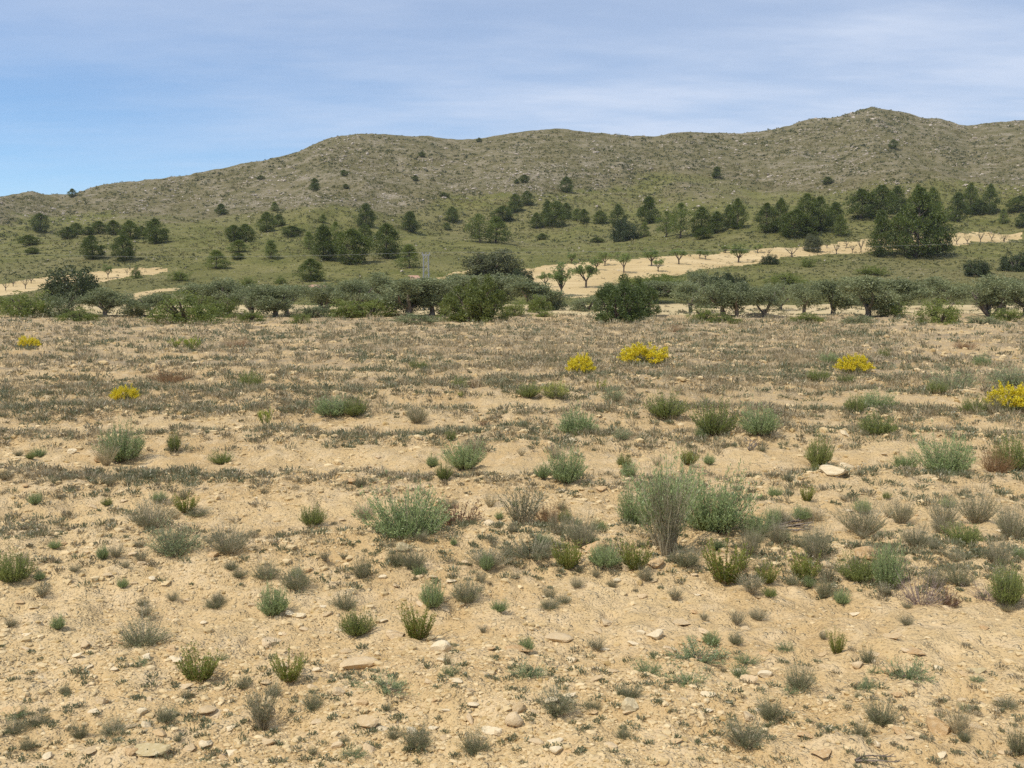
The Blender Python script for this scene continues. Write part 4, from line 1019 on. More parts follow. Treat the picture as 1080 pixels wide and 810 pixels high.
# shrubs and plants of the stony field
table('''
broom|31 370 20 12|small yellow broom at the far side of the field near the edge of the view|small far yellow broom
broom|132 425 26 16|low yellow broom with a dark green base among grey scrub|yellow broom among grey scrub
broom|612 398 28 20|rounded yellow broom, smaller of the two standing near each other|rounded yellow broom
broom|678 387 44 21|widest yellow broom, flat-topped, beyond the rounded one|widest yellow broom
broom|900 393 34 18|yellow broom alone on the stony ground toward the juniper side|lone yellow broom
broom|1066 435 40 26|bright yellow broom cut by the edge of the view|yellow broom at the view's edge
spurge|203 370 19 15|greenish-yellow plant in a small pair far across the field|greenish-yellow pair
spurge|185 367 13 11|fainter yellowish plant of the small far pair
pale_broom|585 420 30 18|pale yellow-flowered shrub joined to a green one|pale yellow-flowered shrub
green_shrub|558 421 22 16|green shrub joined to the pale yellow-flowered one
brown_shrub|250 368 28 13|reddish-brown dry cushion shrub far across the field|reddish-brown cushion shrub
brown_shrub|714 354 20 11|brown dry cushion near the field edge past the dark juniper|brown cushion by the field edge
brown_shrub|178 404 40 17|brownish-green low shrub uphill of the low yellow broom|brownish-green low shrub
green_shrub|264 410 26 18|green shrub with a dry stalk in the middle distance|green shrub with dry stalk
spurge|280 449 16 18|lime green spurge standing on bare stones|lime spurge on bare stones
green_shrub|374 440 28 20|vivid green rounded shrub at the end of a grey scrub patch|vivid green rounded shrub
feathery_shrub|350 440 40 22|grey scrub bush against the vivid green rounded shrub
green_shrub|484 413 22 16|small green shrub in a twin clump in the mid field|twin green clump
brown_shrub|500 413 20 14|brownish half of the twin clump in the mid field
spurge|486 420 8 8|tiny lime spurge in front of the twin clump
green_shrub|443 389 22 9|flat green shrub far across the field|flat far green shrub
spurge|634 414 10 14|lime spurge poking out beside a grey shrub|lime spurge by grey shrub
dome_tuft|647 424 24 18|grey shrub beside the poking lime spurge
green_shrub|702 441 38 28|rounded green shrub on the gravel, wide as the broom beyond it|rounded green gravel shrub
green_shrub|754 460 44 36|upright green shrub, greener of the neighbouring two|upright green shrub
feathery_shrub|800 466 40 31|grey-green shrub next to the upright green shrub|grey-green neighbour shrub
feathery_shrub|608 459 44 29|grey-green shrub with a pale stone at its foot|grey-green shrub with stone
green_shrub|863 492 30 32|small bright green bush above the long white stone|bright bush over white stone
feathery_shrub|996 503 52 43|dense round grey-green shrub on open gravel|dense round shrub
brown_shrub|1050 500 34 30|brownish dry side of the green shrub at the view's edge
green_shrub|1066 499 42 38|green shrub with a brownish side at the view's edge|green shrub with brown side
green_shrub|925 460 44 23|low sprawling green shrub in front of a greyer one|low sprawling green shrub
green_shrub|902 437 22 20|green end of the long greyish mid-field shrub
feathery_shrub|925 434 36 22|long greyish mid-field shrub with a green end|long greyish shrub
feathery_shrub|955 496 26 17|small grey-green shrub near the dense round one|small shrub near dense one
green_shrub|1026 438 28 20|green shrub in front of the yellow broom at the edge
dry_shrub|1046 436 24 20|grey dry shrub touching the yellow broom at the edge
dome_tuft|1068 410 44 26|grey-blue hazy shrub behind the yellow broom at the edge
dome_tuft|1005 413 46 24|grey twiggy shrub on stony ground behind the edge broom
green_shrub|988 415 22 13|small green shrub at the foot of the grey twiggy one
green_shrub|862 404 22 13|small green shrub in front of the lone yellow broom
green_shrub|893 405 18 10|little green shrub directly below the lone yellow broom
feathery_shrub|874 383 18 13|bluish small shrub beside the lone yellow broom
green_shrub|931 377 14 11|bright green dot of a shrub far across the field
feathery_shrub|1035 386 18 14|small blue-green shrub alone behind the grey twiggy one
brown_shrub|1018 369 22 12|dark brown low shrub far across the field
feathery_shrub|128 490 46 38|shaggy green shrub with straw around its base|shaggy green shrub
grass_tuft|112 491 26 28|straw-coloured grass leaning on the shaggy green shrub
green_shrub|184 476 14 20|small upright green plant near the shaggy shrub|small upright green plant
green_shrub|234 490 22 14|low green clump on the stony bank
feathery_shrub|490 496 40 30|green shrub with a grey dry top on the gravel|green shrub with grey top
dry_shrub|500 478 26 18|grey dry twigs over the grey-topped green shrub
green_shrub|468 508 16 20|dark green sprig beside the grey-topped green shrub
feathery_shrub|597 510 38 36|grey-green shrub of several thick shoots|many-shoot shrub
feathery_shrub|573 508 16 16|small satellite of the many-shoot grey-green shrub
feathery_shrub|663 503 16 15|small grey-green tuft on the gravel behind the tall clump
dome_tuft|656 464 18 13|compact grey tuft beside white stones in mid field
spiky_plant|727 490 20 16|fresh green clump behind the tall dry shrub
dry_shrub|440 447 26 22|dark grey scrub tuft in the open gravel of mid field|dark grey mid-field tuft
dead_plant|511 449 12 8|dark red dead plant on the gravel|dark red dead plant
feathery_shrub|430 572 80 54|largest feathery grey-green shrub by the brown dead leaves|largest feathery shrub
dead_plant|482 556 44 26|brown dead leafy plant at the foot of the largest feathery shrub|brown dead leafy plant
dome_tuft|185 588 46 36|pale blue-grey dome-shaped tuft on the gravel|pale blue-grey dome
dry_shrub|160 560 46 34|dark dry brush tuft behind the pale blue-grey dome|dark dry brush tuft
dry_shrub|242 586 42 32|dry grey-green tuft, neighbour of the pale dome|dry neighbour tuft
green_shrub|14 616 40 32|olive-green shrub cut by the edge of the view|olive-green edge shrub
spiky_plant|196 541 22 20|small spiky green plant up the bank from the dark dry brush|small bank plant
dark_tuft|208 545 26 10|flat dark mat below the small spiky bank plant
dead_stalks|704 592 40 100|tall dry grey shrub with pale bare stems|tall dry grey shrub
tall_dry_shrub|700 584 76 98|tall upright grey-green shoots grown through the tall dry grey shrub
feathery_shrub|704 552 56 60|green feathery shrub behind the tall dry stems
feathery_shrub|752 564 72 62|feathery green shrub leaning away from the tall dry one|leaning feathery shrub
feathery_shrub|668 556 30 42|small grey-green shoots beside the tall dry shrub
spiky_plant|745 562 20 26|fresh green shoots under the leaning feathery shrub
dead_stalks|551 560 42 46|upright grey dead stems, shorter than the tall dry shrub|upright grey dead stems
brown_shrub|578 555 36 26|brown dry brush between grey stems and dark tuft
dark_tuft|560 590 56 24|wide low dark tuft below the upright grey stems|wide low dark tuft
dry_shrub|613 578 34 38|dark tuft with a yellowish green top|dark yellow-topped tuft
dry_shrub|588 566 22 26|dry dull tuft wedged beside the yellow-topped one
spiky_plant|598 601 30 30|bright green clump at the end of the wide low dark tuft|bright green clump
feathery_shrub|638 599 36 24|low grey-green shrub beside an orange rock|low shrub by orange rock
spiky_plant|670 602 30 30|green bushy plant at the foot of the tall dry shrub|green foot plant
spiky_plant|766 616 40 44|tallest spiky green plant on the bank edge|tallest spiky plant
spiky_plant|809 616 22 22|short spiky plant, middle of the three on the bank edge|middle spiky plant
spiky_plant|849 614 30 30|spiky plant with a V-shaped spread on the bank edge|V-shaped spiky plant
green_shrub|905 615 36 28|fresh green plant in front of a yellow boulder|green plant by boulder
feathery_shrub|936 621 36 46|dark green shrub beside the yellow boulder|shrub beside boulder
dead_shrub|972 640 52 42|purplish dead shrub next to the boulder shrub|purplish dead shrub
dead_plant|1003 640 20 18|reddish dead leaves fallen below the purplish dead shrub
dry_shrub|910 566 46 36|fan-shaped dark grey tuft, largest of the grey tufts on the bank|fan-shaped grey tuft
dry_shrub|950 553 28 28|narrow dark grey tuft beside the fan-shaped one|narrow grey tuft
dry_shrub|995 556 30 32|dark tuft with a thin stalk rising from it|stalked dark tuft
dry_shrub|1030 553 38 38|round grey tuft between the stalked one and the edge
dry_shrub|1068 572 34 46|grey tuft running out of the view
green_shrub|1016 576 40 22|flat green-topped tuft below the round grey tuft|flat green-topped tuft
dry_shrub|1052 596 30 28|dull tuft in front of flat green-topped tuft
dry_shrub|820 574 26 28|grey-green tuft below the dead branch|tuft below dead branch
dry_shrub|860 592 32 42|dark shaggy tuft above the V-shaped spiky plant|dark shaggy tuft
spiky_plant|851 529 14 17|tiny green plant beside the dead branch|tiny plant by branch
dark_tuft|725 598 30 22|small dark cushion under the tall dry shrub|small dark cushion
dry_shrub|790 590 22 34|thin dark twigs behind the tallest spiky plant
feathery_shrub|796 566 40 24|sparse grey-green sprigs below the leaning shrub
dry_shrub|965 578 30 26|greyish twiggy tuft under the narrow grey tuft
green_shrub|1062 640 34 40|grey-green bush at the edge beyond the purplish dead shrub
dead_shrub|1040 634 40 22|sprawling lilac-grey twigs past the purplish dead shrub
spiky_plant|441 675 30 36|isolated spiky yellow-green plant on bare soil uphill of a white stone|isolated spiky plant
spiky_plant|305 720 30 30|spiky green plant on bare soil beside the flat pink slab|spiky plant by slab
spiky_plant|210 720 38 32|twin-headed spiky yellow-green plant|twin-headed spiky plant
dark_tuft|150 684 52 30|flattened dark tuft with lilac dry tips|flattened lilac-tipped tuft
dead_stalks|276 772 34 46|dark tuft with long bare reddish twigs|tuft with reddish twigs
dark_tuft|363 644 28 22|round dark cushion among pebbles below the largest feathery shrub|round dark cushion
dark_tuft|492 636 32 28|dark green ball-shaped tuft below the dead leafy plant|dark ball tuft
feathery_shrub|456 642 28 30|loose grey-green sprigs beside the dark ball tuft|loose grey-green sprigs
dark_tuft|280 612 28 20|dark tuft in the gravel, largest of a loose cluster|cluster's largest tuft
dark_tuft|312 622 34 24|grey dry tuft in the loose cluster on the gravel
green_shrub|330 556 26 22|small green shrub in a hollow of the bank|small hollow shrub
dry_shrub|385 548 20 18|tiny grey tuft up against the largest feathery shrub
dark_tuft|382 610 22 26|grey-green upright tuft on the gravel slope
dark_tuft|418 598 18 24|slim tuft right below the largest feathery shrub
dark_tuft|436 602 26 24|grey tuft under the largest feathery shrub
dry_shrub|515 600 44 22|low dark-grey brush below the brown dead leafy plant|low dark-grey brush
feathery_shrub|288 650 34 30|straggling grey-green sprigs on the slope|straggling sprigs
green_shrub|376 672 34 26|pale green straggling patch on bare soil|pale straggling patch
dark_tuft|226 642 22 14|small dark tuft on bare gravel above the pink slab
spiky_plant|882 690 18 24|small spiky plant alone on the bare lower soil|lone small spiky plant
dark_tuft|843 728 30 30|leaning dark tuft shaped like a tail|tail-shaped tuft
glaucous_mat|735 700 58 20|larger blue-grey mat near the broken pale stones|larger blue-grey mat
glaucous_mat|726 724 40 16|smaller blue-grey mat below the larger one
glaucous_mat|684 712 30 16|sparse blue-grey mat trailing from the larger one
glaucous_mat|557 715 34 14|blue-grey mat alone on the lower soil|lone blue-grey mat
glaucous_mat|780 714 20 13|small blue-grey rosette near a tilted pink stone
glaucous_mat|410 730 48 14|blue-grey mat under the flat pink slab
glaucous_mat|474 714 20 14|blue-grey rosette below the white stone
dark_tuft|472 704 10 16|short brown stump tuft against the white stone
glaucous_mat|828 686 18 9|small blue-grey rosette near the lone small spiky plant
glaucous_mat|787 700 24 10|flat blue-grey rosette past the broken pale stones
grass_tuft|1009 776 28 34|green grass tuft beside the upright orange rock|grass tuft by orange rock
dark_tuft|929 766 34 28|dark tuft with thin stalks on the lower soil|thin-stalked tuft
dark_tuft|812 758 28 22|small dark tuft with upright twigs|small twiggy tuft
dark_tuft|787 788 44 26|loose dark tuft near the bottom of the view|loose bottom tuft
dark_tuft|588 752 44 22|bluish dark tuft spread flat on the lower soil|bluish flat tuft
dark_tuft|664 738 26 16|small grey tuft above a grey-green stone
dark_tuft|500 795 30 24|dark reddish tuft at the bottom of the view
dark_tuft|1074 796 24 34|blurry green tuft in the corner of the view
dark_tuft|440 790 34 22|grey-green tuft below the oval stone near the bottom
dark_tuft|330 748 22 18|small dark tuft beside the one with reddish twigs
dark_tuft|915 700 14 20|thin brown sprig on the reddish lower soil
dark_tuft|1062 748 26 12|low brown tuft by the edge of the view
glaucous_mat|915 728 22 14|blue-grey rosette on the reddish lower soil|rosette on reddish soil
glaucous_mat|960 718 40 20|pale grey mat trailing over reddish soil
green_shrub|812 630 16 9|single bright green sprout on the bank's bare face
dark_tuft|580 643 22 12|tiny dark tuft on the bare face of the bank|tiny bank-face tuft
dark_tuft|15 775 30 14|grey-blue tuft among stones in the corner of the view
dark_tuft|120 776 34 14|grey-blue tuft among round stones
dark_tuft|175 762 24 16|blue-green tuft between round stones
dark_tuft|40 766 24 14|greyish tuft by a squarish yellow stone
''')
# ------------------------------------------------------------------ stones
def rock_mat(name, a, b, c, attr=False):
    m, nt, out = new_mat(name); N = NT(nt)
    p = N.objpos() if not attr else N.pos()
    n1 = N.noise(p, 3.0 if not attr else 30, 5, 0.6); n2 = N.noise(p, 14 if not attr else 120, 4, 0.65)
    r = N.n('ShaderNodeObjectInfo').outputs['Random'] if not attr else N.attr('tint')
    col = N.mix(r, c4(a), c4(b))
    col = N.mix(N.math('MULTIPLY', N.ramp(n1, 0.45, 0.65), 0.6), col, c4(c))
    col = N.mix(N.math('MULTIPLY', N.ramp(n2, 0.55, 0.75), 0.4), col, c4([q * 0.6 for q in a]))
    bs = N.n('ShaderNodeBsdfPrincipled'); N.l(col, bs.inputs['Base Color']); bs.inputs['Roughness'].default_value = 0.9
    bs.inputs['Specular IOR Level'].default_value = 0.2
    N.l(N.bump(N.math('ADD', n1, n2), 0.35, 0.10 if not attr else 0.004), bs.inputs['Normal'])
    N.l(bs.outputs[0], out.inputs[0]); return m
MR = {'tan': rock_mat('tan_limestone', (0.50, 0.36, 0.19), (0.56, 0.42, 0.24), (0.60, 0.47, 0.30)),
      'white': rock_mat('whitish_limestone', (0.64, 0.51, 0.31), (0.70, 0.57, 0.37), (0.74, 0.62, 0.42)),
      'pink': rock_mat('pinkish_limestone', (0.57, 0.42, 0.235), (0.62, 0.465, 0.275), (0.66, 0.52, 0.33)),
      'orange': rock_mat('orange_stained_rock', (0.47, 0.30, 0.14), (0.55, 0.38, 0.19), (0.62, 0.47, 0.28)),
      'grey': rock_mat('greyish_yellow_rock', (0.47, 0.37, 0.19), (0.53, 0.42, 0.24), (0.58, 0.48, 0.30))}
MGRAV = rock_mat('field_gravel', (0.40, 0.275, 0.115), (0.66, 0.51, 0.29), (0.57, 0.435, 0.235), True)
MHROCK = rock_mat('hillside_limestone', (0.32, 0.265, 0.20), (0.52, 0.44, 0.355), (0.43, 0.365, 0.29), True)

def ico(sub):
    import bmesh
    bm = bmesh.new(); bmesh.ops.create_icosphere(bm, subdivisions=sub, radius=1.0)
    v = np.array([q.co[:] for q in bm.verts]); f = np.array([[q.index for q in p.verts] for p in bm.faces]); bm.free()
    return v, f
IV, IF = ico(1); IV3, IF3 = ico(3)
def chipped(rng, v, n=9, lo=0.55, hi=0.9, rough=0.03):
    v = v.copy()
    for _ in range(n):
        d = unit(rng.normal(size=3)); c = rng.uniform(lo, hi); e = v @ d
        v = v - np.where(e > c, e - c, 0)[:, None] * d
    v = v + rng.normal(0, rough, v.shape) * 0.4 + rough * 1.2 * np.stack([vnoise(v[:, 0] * 3 + 5, v[:, 1] * 3 + v[:, 2] * 2, 3)] * 3, 1)
    return v / np.abs(v).max(0)
ROCKS = []
for s in range(9):
    rng = R(900 + s); v = chipped(rng, IV3, 11 if s < 6 else 8, 0.28 if s < 6 else 0.38, 0.70 if s < 6 else 0.74, 0.04)
    ROCKS.append({})
    for k, mt in MR.items():
        me = raw_mesh('stone', v, IF3, np.zeros((0, 4), int), {}, mt, False); ROCKS[-1][k] = me

def stone(px, py, w, h, colour, label, name='stone', tilt=0.15, cat='stone', group='stones lying on the field', rk=None):
    X, Y, Z = hit(px, py - 0.3 * h); x, y, z = float(X[0]), float(Y[0]), float(Z[0])
    d = y * CP - (z - CAM_H) * SP; s = d / F; th = math.atan(-slope(py))
    wm = w * s / 2; app = h * s / 2                       # apparent half sizes
    rng = rng_p
    dep = wm * rng.uniform(0.65, 0.95); zz = max(0.28 * wm, (app - dep * math.sin(th) * 0.6) / math.cos(th)); zz = min(zz, wm * 1.6)
    r = ROCKS[rng.randint(len(ROCKS)) if rk is None else rk][colour]
    o = obj(name, r); o.location = (x, y, z + zz * 0.30); o.scale = (wm, dep, zz)
    o.rotation_euler = (rng.uniform(-tilt, tilt), rng.uniform(-tilt, tilt), rng.uniform(-0.5, 0.5))
    o['label'] = label; o['category'] = cat; o['group'] = group
    return o

STONES = '''
380 708 44 18 pink|long flat pinkish slab lying on bare soil, largest flat stone of the lower field|flat pink slab
465 694 24 22 white|upright whitish stone with a brown stump tuft against it|upright whitish stone
288 684 28 16 pink|oblong pinkish stone in a sandy hollow|oblong hollow stone
518 778 22 15 white|bright bean-shaped stone next to an upright oval one|bean-shaped stone
543 770 22 22 pink|squarish pink stone near the bean-shaped stone|squarish pink stone
496 768 10 24 pink|narrow upright stone by the bean-shaped one|narrow upright stone
160 800 38 22 grey|greenish-yellow round boulder half buried at the bottom of the view|half-buried round boulder
388 772 28 22 tan|flat triangular slab at the foot of the slope|flat triangular slab
991 778 28 30 orange|upright orange rock with a pointed top|upright orange rock
667 754 20 20 grey|wedge-shaped greyish stone standing on end|wedge-shaped stone
692 678 20 17 white|pale angular stone, highest of the broken group|pale angular stone
707 692 16 15 pink|pointed stone right in front of the pale angular one
676 672 11 9 white|small white stone beside the pale angular one
641 660 18 9 tan|flat overhanging stone with a dark shadow under it|flat overhanging stone
720 660 24 10 tan|broad flat stone near the pale broken group|broad flat stone
742 670 14 9 pink|pinkish stone at the end of the broad flat stone
590 680 32 15 tan|wide low rock over a dark hollow|wide low rock
548 688 30 12 brown|flat rock casting the dark hollow on the bare soil|flat hollow rock
790 724 20 16 pink|tilted pinkish wedge on the lower soil|tilted pink wedge
546 758 18 20 tan|blunt stone by the bluish flat tuft
588 796 18 13 white|pale lump of stone at the very bottom|pale bottom lump
880 508 32 15 white|long whitish stone below the small bright green bush|long whitish stone
893 498 20 12 white|rounded whitish stone behind the long one
892 462 12 10 white|pale round stone near the low sprawling green shrub
603 470 18 9 white|pale stone at the foot of a grey-green shrub
662 605 12 13 tan|knobbly stone in front of the green foot plant
626 592 28 24 orange|orange rock block on the bank between low shrubs|orange bank rock
690 602 26 16 orange|orange lump under the tall dry shrub|orange lump
920 596 36 28 orange|big yellow boulder set in the bank|big yellow boulder
875 604 20 16 tan|rounded tan stone beside the V-shaped spiky plant
940 578 22 12 orange|flat yellow rock at the back of the big yellow boulder
1038 582 16 12 orange|yellow stone behind the flat green-topped tuft
188 702 20 14 white|pale stone touching the twin-headed spiky plant
182 690 16 13 orange|rounded orange stone behind the pale one near the spiky plant
195 728 18 9 pink|flat pink stone below the twin-headed spiky plant
152 756 15 13 white|pale round stone, upper one of the round cluster|upper round stone
156 770 14 12 white|pale stone in the middle of the round cluster
168 778 16 13 orange|yellowish round stone, lowest of the round cluster
181 757 20 12 grey|flat greenish stone beside the round cluster|flat greenish stone
108 745 15 14 tan|leaning tan flake on the gravel slope|leaning tan flake
100 753 16 8 white|low pale stone below the leaning flake
13 757 24 16 orange|squarish yellow stone near the corner of the view|squarish yellow stone
40 764 16 12 tan|pinkish-tan stone next to the squarish yellow one
218 790 16 13 white|pale stone on the pebbly slope below the twin-headed plant
245 800 15 13 white|whitish rounded stone near the bottom of the view
220 752 24 10 tan|long weathered stone with a shaded side|long weathered stone
300 672 10 8 pink|small stone at the upper end of the sandy hollow
315 654 14 10 white|pale stone with a dark weed behind it|pale weed-backed stone
417 674 22 14 pink|broken pinkish stone beside the isolated spiky plant
367 690 16 9 tan|flat stone just above the long pink slab
333 710 12 8 white|small pale stone between spiky plant and pink slab
436 778 12 14 white|oval pale stone standing on end|oval pale stone
356 792 14 12 pink|small pink stone near the bottom above pebbles
404 612 10 7 white|small bright white stone on the gravel slope|bright white stone
517 560 16 14 white|white stone beside the brown dead leafy plant|white stone by dead plant
428 584 18 14 grey|grey stone under the largest feathery shrub
370 510 14 9 orange|orange stone on the bare bank|orange bank stone
386 520 16 6 tan|flat tan stone in the bare bank near the orange one
634 520 14 9 brown|brownish stone on the bare bank behind the many-shoot shrub
226 590 16 11 orange|yellow stone beside the dry neighbour tuft
78 480 12 9 white|pale round stone beside the shaggy green shrub
106 490 14 10 orange|yellow stone at the foot of the shaggy green shrub
107 512 14 8 orange|yellow stone on the bank below the shaggy shrub
940 676 18 10 tan|flat tan stone on the reddish lower soil
868 694 10 8 tan|small stone with a shaded side near the lone spiky plant
968 690 24 6 brown|dark flat shard on the reddish lower soil
905 706 14 12 pink|pinkish angular stone near the tail-shaped tuft
942 712 24 14 orange|yellowish low rock on the reddish soil
948 776 16 12 orange|yellow stone below the thin-stalked tuft
868 800 26 12 orange|sandy flat stone at the bottom of the view
1030 712 24 10 grey|greenish flat stone on the reddish soil
586 790 20 12 white|cream stone near the bluish flat tuft
645 790 18 8 pink|flat pink stone close to the bottom of the view
602 746 16 12 grey|greyish stone beside the bluish flat tuft
604 700 14 10 white|pale stone under the wide low rock
'''
for line in STONES.strip().splitlines():
    f = [s.strip() for s in line.split('|')]; n = f[0].split(); c = n[4] if n[4] != 'brown' else 'orange'
    stone(*[float(q) for q in n[:4]], c, f[1], rk=3 if 'pointed' in f[1] else None, tilt=0.1 if float(n[3]) < 0.7 * float(n[2]) else 0.35)
    if len(f) > 2: REFS.append((float(n[0]), float(n[1]), f[2]))

# ------------------------------------------------------------------ more countable stones and tufts, told by the nearest landmark
ORD = ['nearest', 'second nearest', 'third nearest', 'fourth nearest', 'fifth nearest', 'sixth nearest', 'seventh nearest', 'eighth nearest', 'ninth nearest', 'tenth nearest', 'eleventh nearest', 'twelfth nearest', 'thirteenth nearest', 'fourteenth nearest', 'fifteenth nearest', 'sixteenth nearest']
REFA = np.array([(a, b) for a, b, _ in REFS])
def fillers(n, seed, lo, hi, density, mindist):
    rng = R(seed); out = []
    while len(out) < n:
        px = rng.uniform(2, 1078); py = rng.uniform(lo, hi)
        if rng.uniform() > density(px, py): continue
        if any((px - a) ** 2 + ((py - b) * 1.4) ** 2 < mindist(py) ** 2 for a, b in out): continue
        out.append((px, py))
    return out
def label_by_landmark(items, word):
    """items: [px, py, description]; the description is counted outwards from the landmark it lies by"""
    per = {}
    for i, (px, py, de) in enumerate(items):
        j = int(np.argmin((REFA[:, 0] - px) ** 2 + ((REFA[:, 1] - py) * 1.3) ** 2))
        per.setdefault((j, de), []).append((math.hypot(REFA[j, 0] - px, REFA[j, 1] - py), i))
    lab = [None] * len(items)
    for (j, de), lst in per.items():
        lst.sort()
        for k, (_, i) in enumerate(lst):
            lab[i] = '%s %s, %s the %s' % (de, word, ORD[min(k, len(ORD) - 1)], REFS[j][2])
    return lab

rs = R(77)
sp = fillers(205, 1001, 440, 806, lambda x, y: 0.30 + 0.7 * (y - 440) / 370, lambda y: 5 + (y - 440) / 26)
items = []
for px, py in sp:
    c = ['tan', 'white', 'pink', 'orange', 'tan', 'white'][rs.randint(6)]
    w = (2.6 + (py - 400) / 58.0) * rs.uniform(1.0, 1.9)
    fl = rs.uniform(0.38, 0.85)
    de = ('%s %s' % ('flat' if fl < 0.52 else ('rounded' if fl > 0.72 else 'angular'), {'tan': 'tan', 'white': 'cream', 'pink': 'pinkish', 'orange': 'yellowish'}[c]))
    items.append((px, py, de, w, fl, c))
labs = label_by_landmark([(a, b, c) for a, b, c, *_ in items], 'stone')
for (px, py, de, w, fl, c), lb in zip(items, labs):
    stone(px, py, w * 1.15, w * fl, c, lb, tilt=0.25)

def tuft_density(x, y):
    if y < 520: return 0.30
    if 520 < y < 650 and x > 780: return 1.0
    if 545 < y < 615 and 500 < x < 720: return 1.0
    if y < 640: return 0.45 if x < 500 else 0.5
    return 0.20 if (x < 430 and y > 715) or x > 560 else 0.12
tp = fillers(170, 2002, 455, 800, tuft_density, lambda y: 7 + (y - 450) / 22)
items = []
for px, py in tp:
    u = rs.uniform()
    if py > 690: kd, de = ('dark_tuft', 'small dark grey') if u < 0.5 else ('glaucous_mat', 'small blue-grey')
    elif py > 560: kd, de = [('dark_tuft', 'small dark grey'), ('dry_shrub', 'small dry grey'), ('feathery_shrub', 'small grey-green'), ('dead_stalks', 'small stalky grey'), ('dry_shrub', 'small dry grey')][int(u * 5)]
    else: kd, de = [('dry_shrub', 'small dry grey'), ('feathery_shrub', 'small grey-green'), ('dark_tuft', 'small dark grey'), ('green_shrub', 'small green'), ('grass_tuft', 'small straw-coloured')][int(u * 5)]
    items.append((px, py, de, kd))
labs = label_by_landmark([(a, b, c) for a, b, c, _ in items], 'tuft')
for (px, py, de, kd), lb in zip(items, labs):
    w = rs.uniform(9, 19) * (0.75 + (py - 450) / 700.0) * (1.45 if (px > 780 and 530 < py < 640) else (0.8 if py > 690 else 1))
    place(kd, px, py, w * (1.25 if kd == 'glaucous_mat' else 1), w * (0.5 if kd == 'glaucous_mat' else rs.uniform(0.65, 1.05)), lb, group='small tufts between the stones')

# ------------------------------------------------------------------ what nobody could count
def screen_points(rng, n, lo, hi, dens, x0=-700, x1=1780):
    n = int(n * 1.43)
    px = rng.uniform(x0, x1, n); py = rng.uniform(lo, hi, n)
    Y = CAM_H / np.maximum(-slope(py), 0.02)
    k = (rng.uniform(size=n) < dens(px, py)) & (np.abs(px - 540) / F * Y < 0.72 * Y + 2.2)
    return px[k], py[k]
def flat_hit(px, py):
    s = slope(py); Y = CAM_H / np.maximum(-s, 0.02); X = (px - 540) / F / ufac(py) * Y
    return X, Y

def build_gravel():
    rng = R(31); mb = MB()
    def dens(px, py):
        X, Y = flat_hit(px, py)
        return np.clip(np.interp(py, [337, 450, 590, 690, 760, 842], [0.5, 0.55, 0.44, 0.36, 0.46, 0.52]) + 1.15 * fbm(X / 1.7, Y / 0.8, 3, 211) + 0.40 * (rows_wave(X, Y) - 0.5), 0.12, 1)
    px, py = screen_points(rng, 112000, 338, 842, dens)
    X, Y = flat_hit(px, py); k = (Y > 2.0) & (Y < 62); X, Y = X[k], Y[k]; n = len(X)
    Z = height(X, Y)
    size = Y / F * (0.80 + 1.0 * np.clip(rng.exponential(1.0, n), 0, 4.5)) * np.interp(Y, [2, 4, 9, 16, 30], [1.0, 0.95, 0.92, 1.05, 1.1])
    size = np.minimum(size, 0.09)
    protos = [chipped(R(3100 + i), IV, 6, 0.55, 0.9, 0.10) for i in range(24)]
    pk = rng.randint(0, 24, n)
    tint = np.clip(rng.normal(0.5, 0.27, n), 0, 1)
    for i in range(24):
        j = np.where(pk == i)[0]
        if not len(j): continue
        v = protos[i]
        a = rng.uniform(0, 6.28, len(j)); ca, sa = np.cos(a), np.sin(a)
        sc = size[j][:, None] * np.stack([rng.uniform(0.8, 1.4, len(j)), rng.uniform(0.7, 1.1, len(j)), rng.uniform(0.45, 0.85, len(j))], 1)
        P = v[None] * sc[:, None]
        x = P[..., 0] * ca[:, None] - P[..., 1] * sa[:, None]; y = P[..., 0] * sa[:, None] + P[..., 1] * ca[:, None]
        V = np.stack([x + X[j][:, None], y + Y[j][:, None], P[..., 2] + (Z[j] + rng.uniform(-0.45, 0.35, len(j)) * sc[:, 2])[:, None]], -1)
        f = (IF[None] + (np.arange(len(j)) * len(IV))[:, None, None]).reshape(-1, 3)
        mb.add(V.reshape(-1, 3), f, np.repeat(tint[j], len(IF)))
    o = obj('gravel', mb.mesh('gravel', MGRAV)); o['kind'] = 'stuff'; o['label'] = 'loose tan gravel strewn over the field'
build_gravel()

def blades(mb, X, Y, Z, r, h, nb, wpx, tint, rng, lean=0.7, leafy=0.5):
    """nb blades or leaves for each clump"""
    n = len(X); i = np.repeat(np.arange(n), nb); m = len(i)
    d = Y[i]
    ph = rng.uniform(0, 6.283, m); q = np.sqrt(rng.uniform(0, 1, m))
    up = rng.uniform(0, 1, m) < (1 - leafy)
    bx = X[i] + r[i] * q * np.cos(ph) * np.where(up, 0.5, 1.0); by = Y[i] + r[i] * q * np.sin(ph) * np.where(up, 0.5, 1.0)
    bz = Z[i] + np.where(up, 0, rng.uniform(0, 0.75, m) * h[i] * np.sqrt(np.maximum(0, 1 - q * q)))
    D = unit(np.stack([np.cos(ph) * q * lean + rng.normal(0, 0.25, m), np.sin(ph) * q * lean + rng.normal(0, 0.25, m), np.where(up, 1.0, 0.55)], 1))
    L = h[i] * np.where(up, rng.uniform(0.6, 1.1, m), rng.uniform(0.25, 0.5, m))
    W = np.maximum(wpx[i] * d / F, 0.002) * np.where(up, 0.8, 1.5) * rng.uniform(0.7, 1.3, m)
    t = np.clip(tint[i] + rng.normal(0, 0.09, m), 0, 1)
    leaves(mb, np.stack([bx, by, bz], 1), D, L, W, rng, t)

